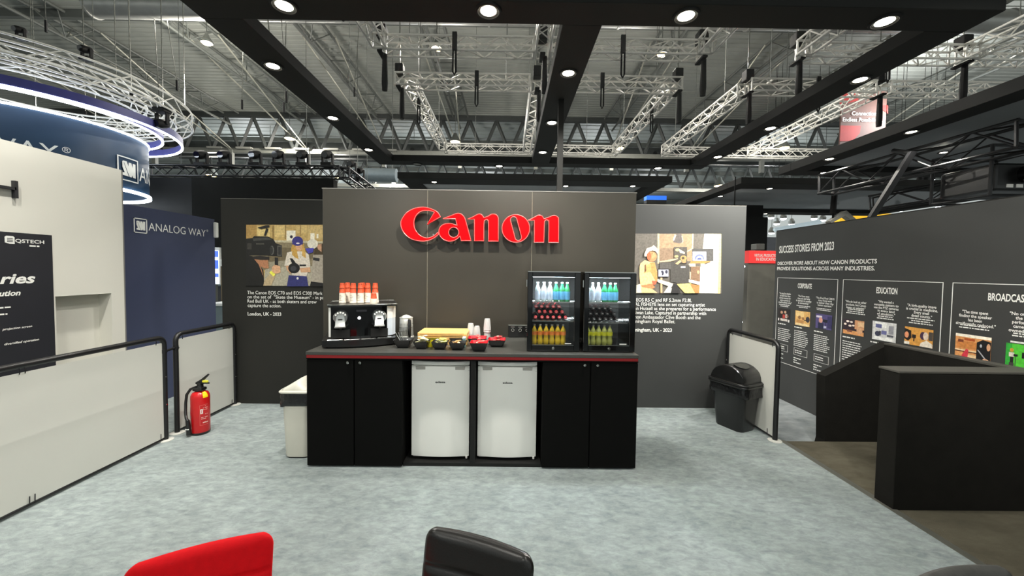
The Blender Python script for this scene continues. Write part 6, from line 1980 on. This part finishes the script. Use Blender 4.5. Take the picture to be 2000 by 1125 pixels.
RB = lambda rings: [[rb(p) for p in R2] for R2 in rings]
mb = MB(); mb.loft(RB([rrect(kx_, ky_, .122, .155, 0, .06), rrect(kx_, ky_, .126, .16, .012, .06), rrect(kx_, ky_, .158, .20, .50, .06)])); mb.build('body', M_PLAST, kb, smooth=True)
bag_skirt('bin_bag', kb, kx_, ky_, .166, .208, .06, .375, .51, rb, 5)
for z in (.492, .515):
    mb = MB(); mb.tube([rb(p) for p in rrect(kx_, ky_, .178, .22, z, .06, 8)], .012, 8, closed=True); mb.build('lid_rim', M_PLAST, kb, smooth=True)
mb = MB(); mb.loft(RB([rrect(kx_, ky_, .174, .216, .50, .06), rrect(kx_, ky_, .172, .214, .532, .06)])); mb.build('lid_deck', M_PLAST, kb, smooth=True)
# dome: half barrel, axis across
mb = MB(); rings = []
for k in range(13):
    a = math.pi * k / 12
    v_ = -.195 * math.cos(a); z = .528 + .165 * math.sin(a)
    rings.append([rb((kx_ + u_, ky_ + v_, z2)) for u_, z2 in ((-.15, z - .012 if 0 < k < 12 else z), (-.14, z), (.14, z), (.15, z - .012 if 0 < k < 12 else z), (.15, .527), (-.15, .527))])
mb.loft(rings); mb.build('domed_lid', M_PLAST, kb, smooth=True)
mb = MB()
a = math.pi * .40
cz, cv = .528 + .168 * math.sin(a), -.198 * math.cos(a)
nrm = Vector((0, -math.cos(a) * .165, math.sin(a) * .195)).normalized(); tv = Vector((0, nrm.z, -nrm.y))
ring = [Vector((kx_, ky_ + cv, cz)) + Vector((1, 0, 0)) * .10 * math.cos(t) + tv * .062 * math.sin(t) + nrm * (.004 - .012 * math.sin(t) ** 2) for t in [2 * math.pi * i / 24 for i in range(24)]]
mb.tube([rb(p) for p in ring], .005, 6, closed=True); mb.build('press_ring', M_PLAST, kb, smooth=True)
mb = MB(); mb.add([rb(p + nrm * .001) for p in ring], [tuple(range(24))]); mb.build('press_flap', mat('flap_grey', (58, 58, 54), rough=.3), kb)


# ================================================================== CHAIRS (backs in view at the bottom)
def chair(loc, rz, label, mt, wid=.40, ztop=.79, lean=.10):
    c = thing('dining_chair', loc, label, 'chair', 'padded chairs round the near tables')
    # back: padded slab with stitched channels, rounded top corners; local +y is the back side
    nu, nv = 26, 46
    z0, z1 = .40, ztop; hh = (z1 - z0)
    th = .026; cr = .042

    def half(v):  # half width at height v (0..1), rounded at the top
        z = z0 + hh * v; d = z1 - z
        w = wid / 2 * (.93 + .07 * v)
        if d < cr: w -= cr - math.sqrt(max(0, cr * cr - (cr - d) ** 2))
        return w
    seams = [z1 - .105, z1 - .205, z1 - .305]
    front, back = [], []
    for j in range(nv + 1):
        v = j / nv
        v = 1 - (1 - v) ** 1.6
        z = z0 + hh * v; w = half(v)
        edge_v = min(1, (z1 - z) / .028)
        bowv = .018
        for i in range(nu + 1):
            u = -math.cos(math.pi * i / nu)
            x = u * w
            env = math.sqrt(max(0, 1 - max(abs(u) ** 8, (1 - edge_v) ** 2)))
            g = sum(.008 * math.exp(-((z - s_) / .007) ** 2) for s_ in seams)
            pill = .004 * math.cos((z - z1) / .1 * 2 * math.pi)
            ymid = -bowv * (u * u) + lean * (v - .2)
            front.append((x, ymid - th * env + g * env - pill * env * 0, z))
            back.append((x, ymid + th * .7 * env - g * .6 * env, z))
    N = nu + 1
    fs = []
    off = len(front)
    for j in range(nv):
        for i in range(nu):
            a, b, c_, d = j * N + i, j * N + i + 1, (j + 1) * N + i + 1, (j + 1) * N + i
            fs.append((a, b, c_, d)); fs.append((off + d, off + c_, off + b, off + a))
    for j in range(nv):
        a, d = j * N, (j + 1) * N
        fs.append((a, d, off + d, off + a)); a, d = j * N + nu, (j + 1) * N + nu; fs.append((a, off + a, off + d, d))
    for i in range(nu):
        fs.append((i, off + i, off + i + 1, i + 1)); a = nv * N + i; fs.append((a, a + 1, off + a + 1, off + a))
    L = Vector(loc)
    MB().add([Vector(p) + L for p in front + back], fs).build('backrest', mt, c, smooth='all')
    mb = MB(); mb.loft([[(L.x + a, L.y + b, L.z + z) for a, b, z in rrect(0, -.22, hx, hy, z, .06)] for hx, hy, z in ((.19, .20, .40), (.205, .215, .415), (.205, .215, .45), (.19, .2, .468))])
    mb.build('seat', mt, c, smooth=True)
    for sx_ in (-1, 1):
        for y_, yb__ in ((-.38, -.42), (-.04, .03)):
            MB().tube([L + Vector((sx_ * .17, y_, .40)), L + Vector((sx_ * .19, yb__, 0))], [.013, .010], 10).build('leg', M_STEEL, c, smooth=True)
    c.rotation_euler = (0, 0, rz)
    return c


def seat_at(pa, pb, ztop, label, mt, shift=0, lean=.10):
    """place a chair so that the ends of its back's top edge fall on two surveyed points"""
    a, b = at_z(*pa, ztop), at_z(*pb, ztop)
    d = (b - a); rz = math.atan2(d.y, d.x)
    m_ = (a + b) / 2
    back = Vector((-math.sin(rz), math.cos(rz)))
    yo = lean * .8 - .03
    loc = (m_.x - back.x * yo, m_.y - back.y * yo, 0)
    return chair(loc, rz, label, mt, d.length + .012, ztop, lean)


seat_at((241, 1112), (531, 1040), .79, 'red fabric chair with stitched channels', M_REDFAB)
seat_at((834, 1030), (1040, 1090), .79, 'black leather chair with a glossy rolled top edge', M_LEATHER)
seat_at((1800, 1135), (1978, 1110), .79, 'dark leather chair at the platform edge, painted grey as if lit', mat('lit_leather', (70, 70, 68), rough=.4, vary=.2, scale=30, bump=.05, bscale=160))  # grey base colour carries the light falling on darker leather
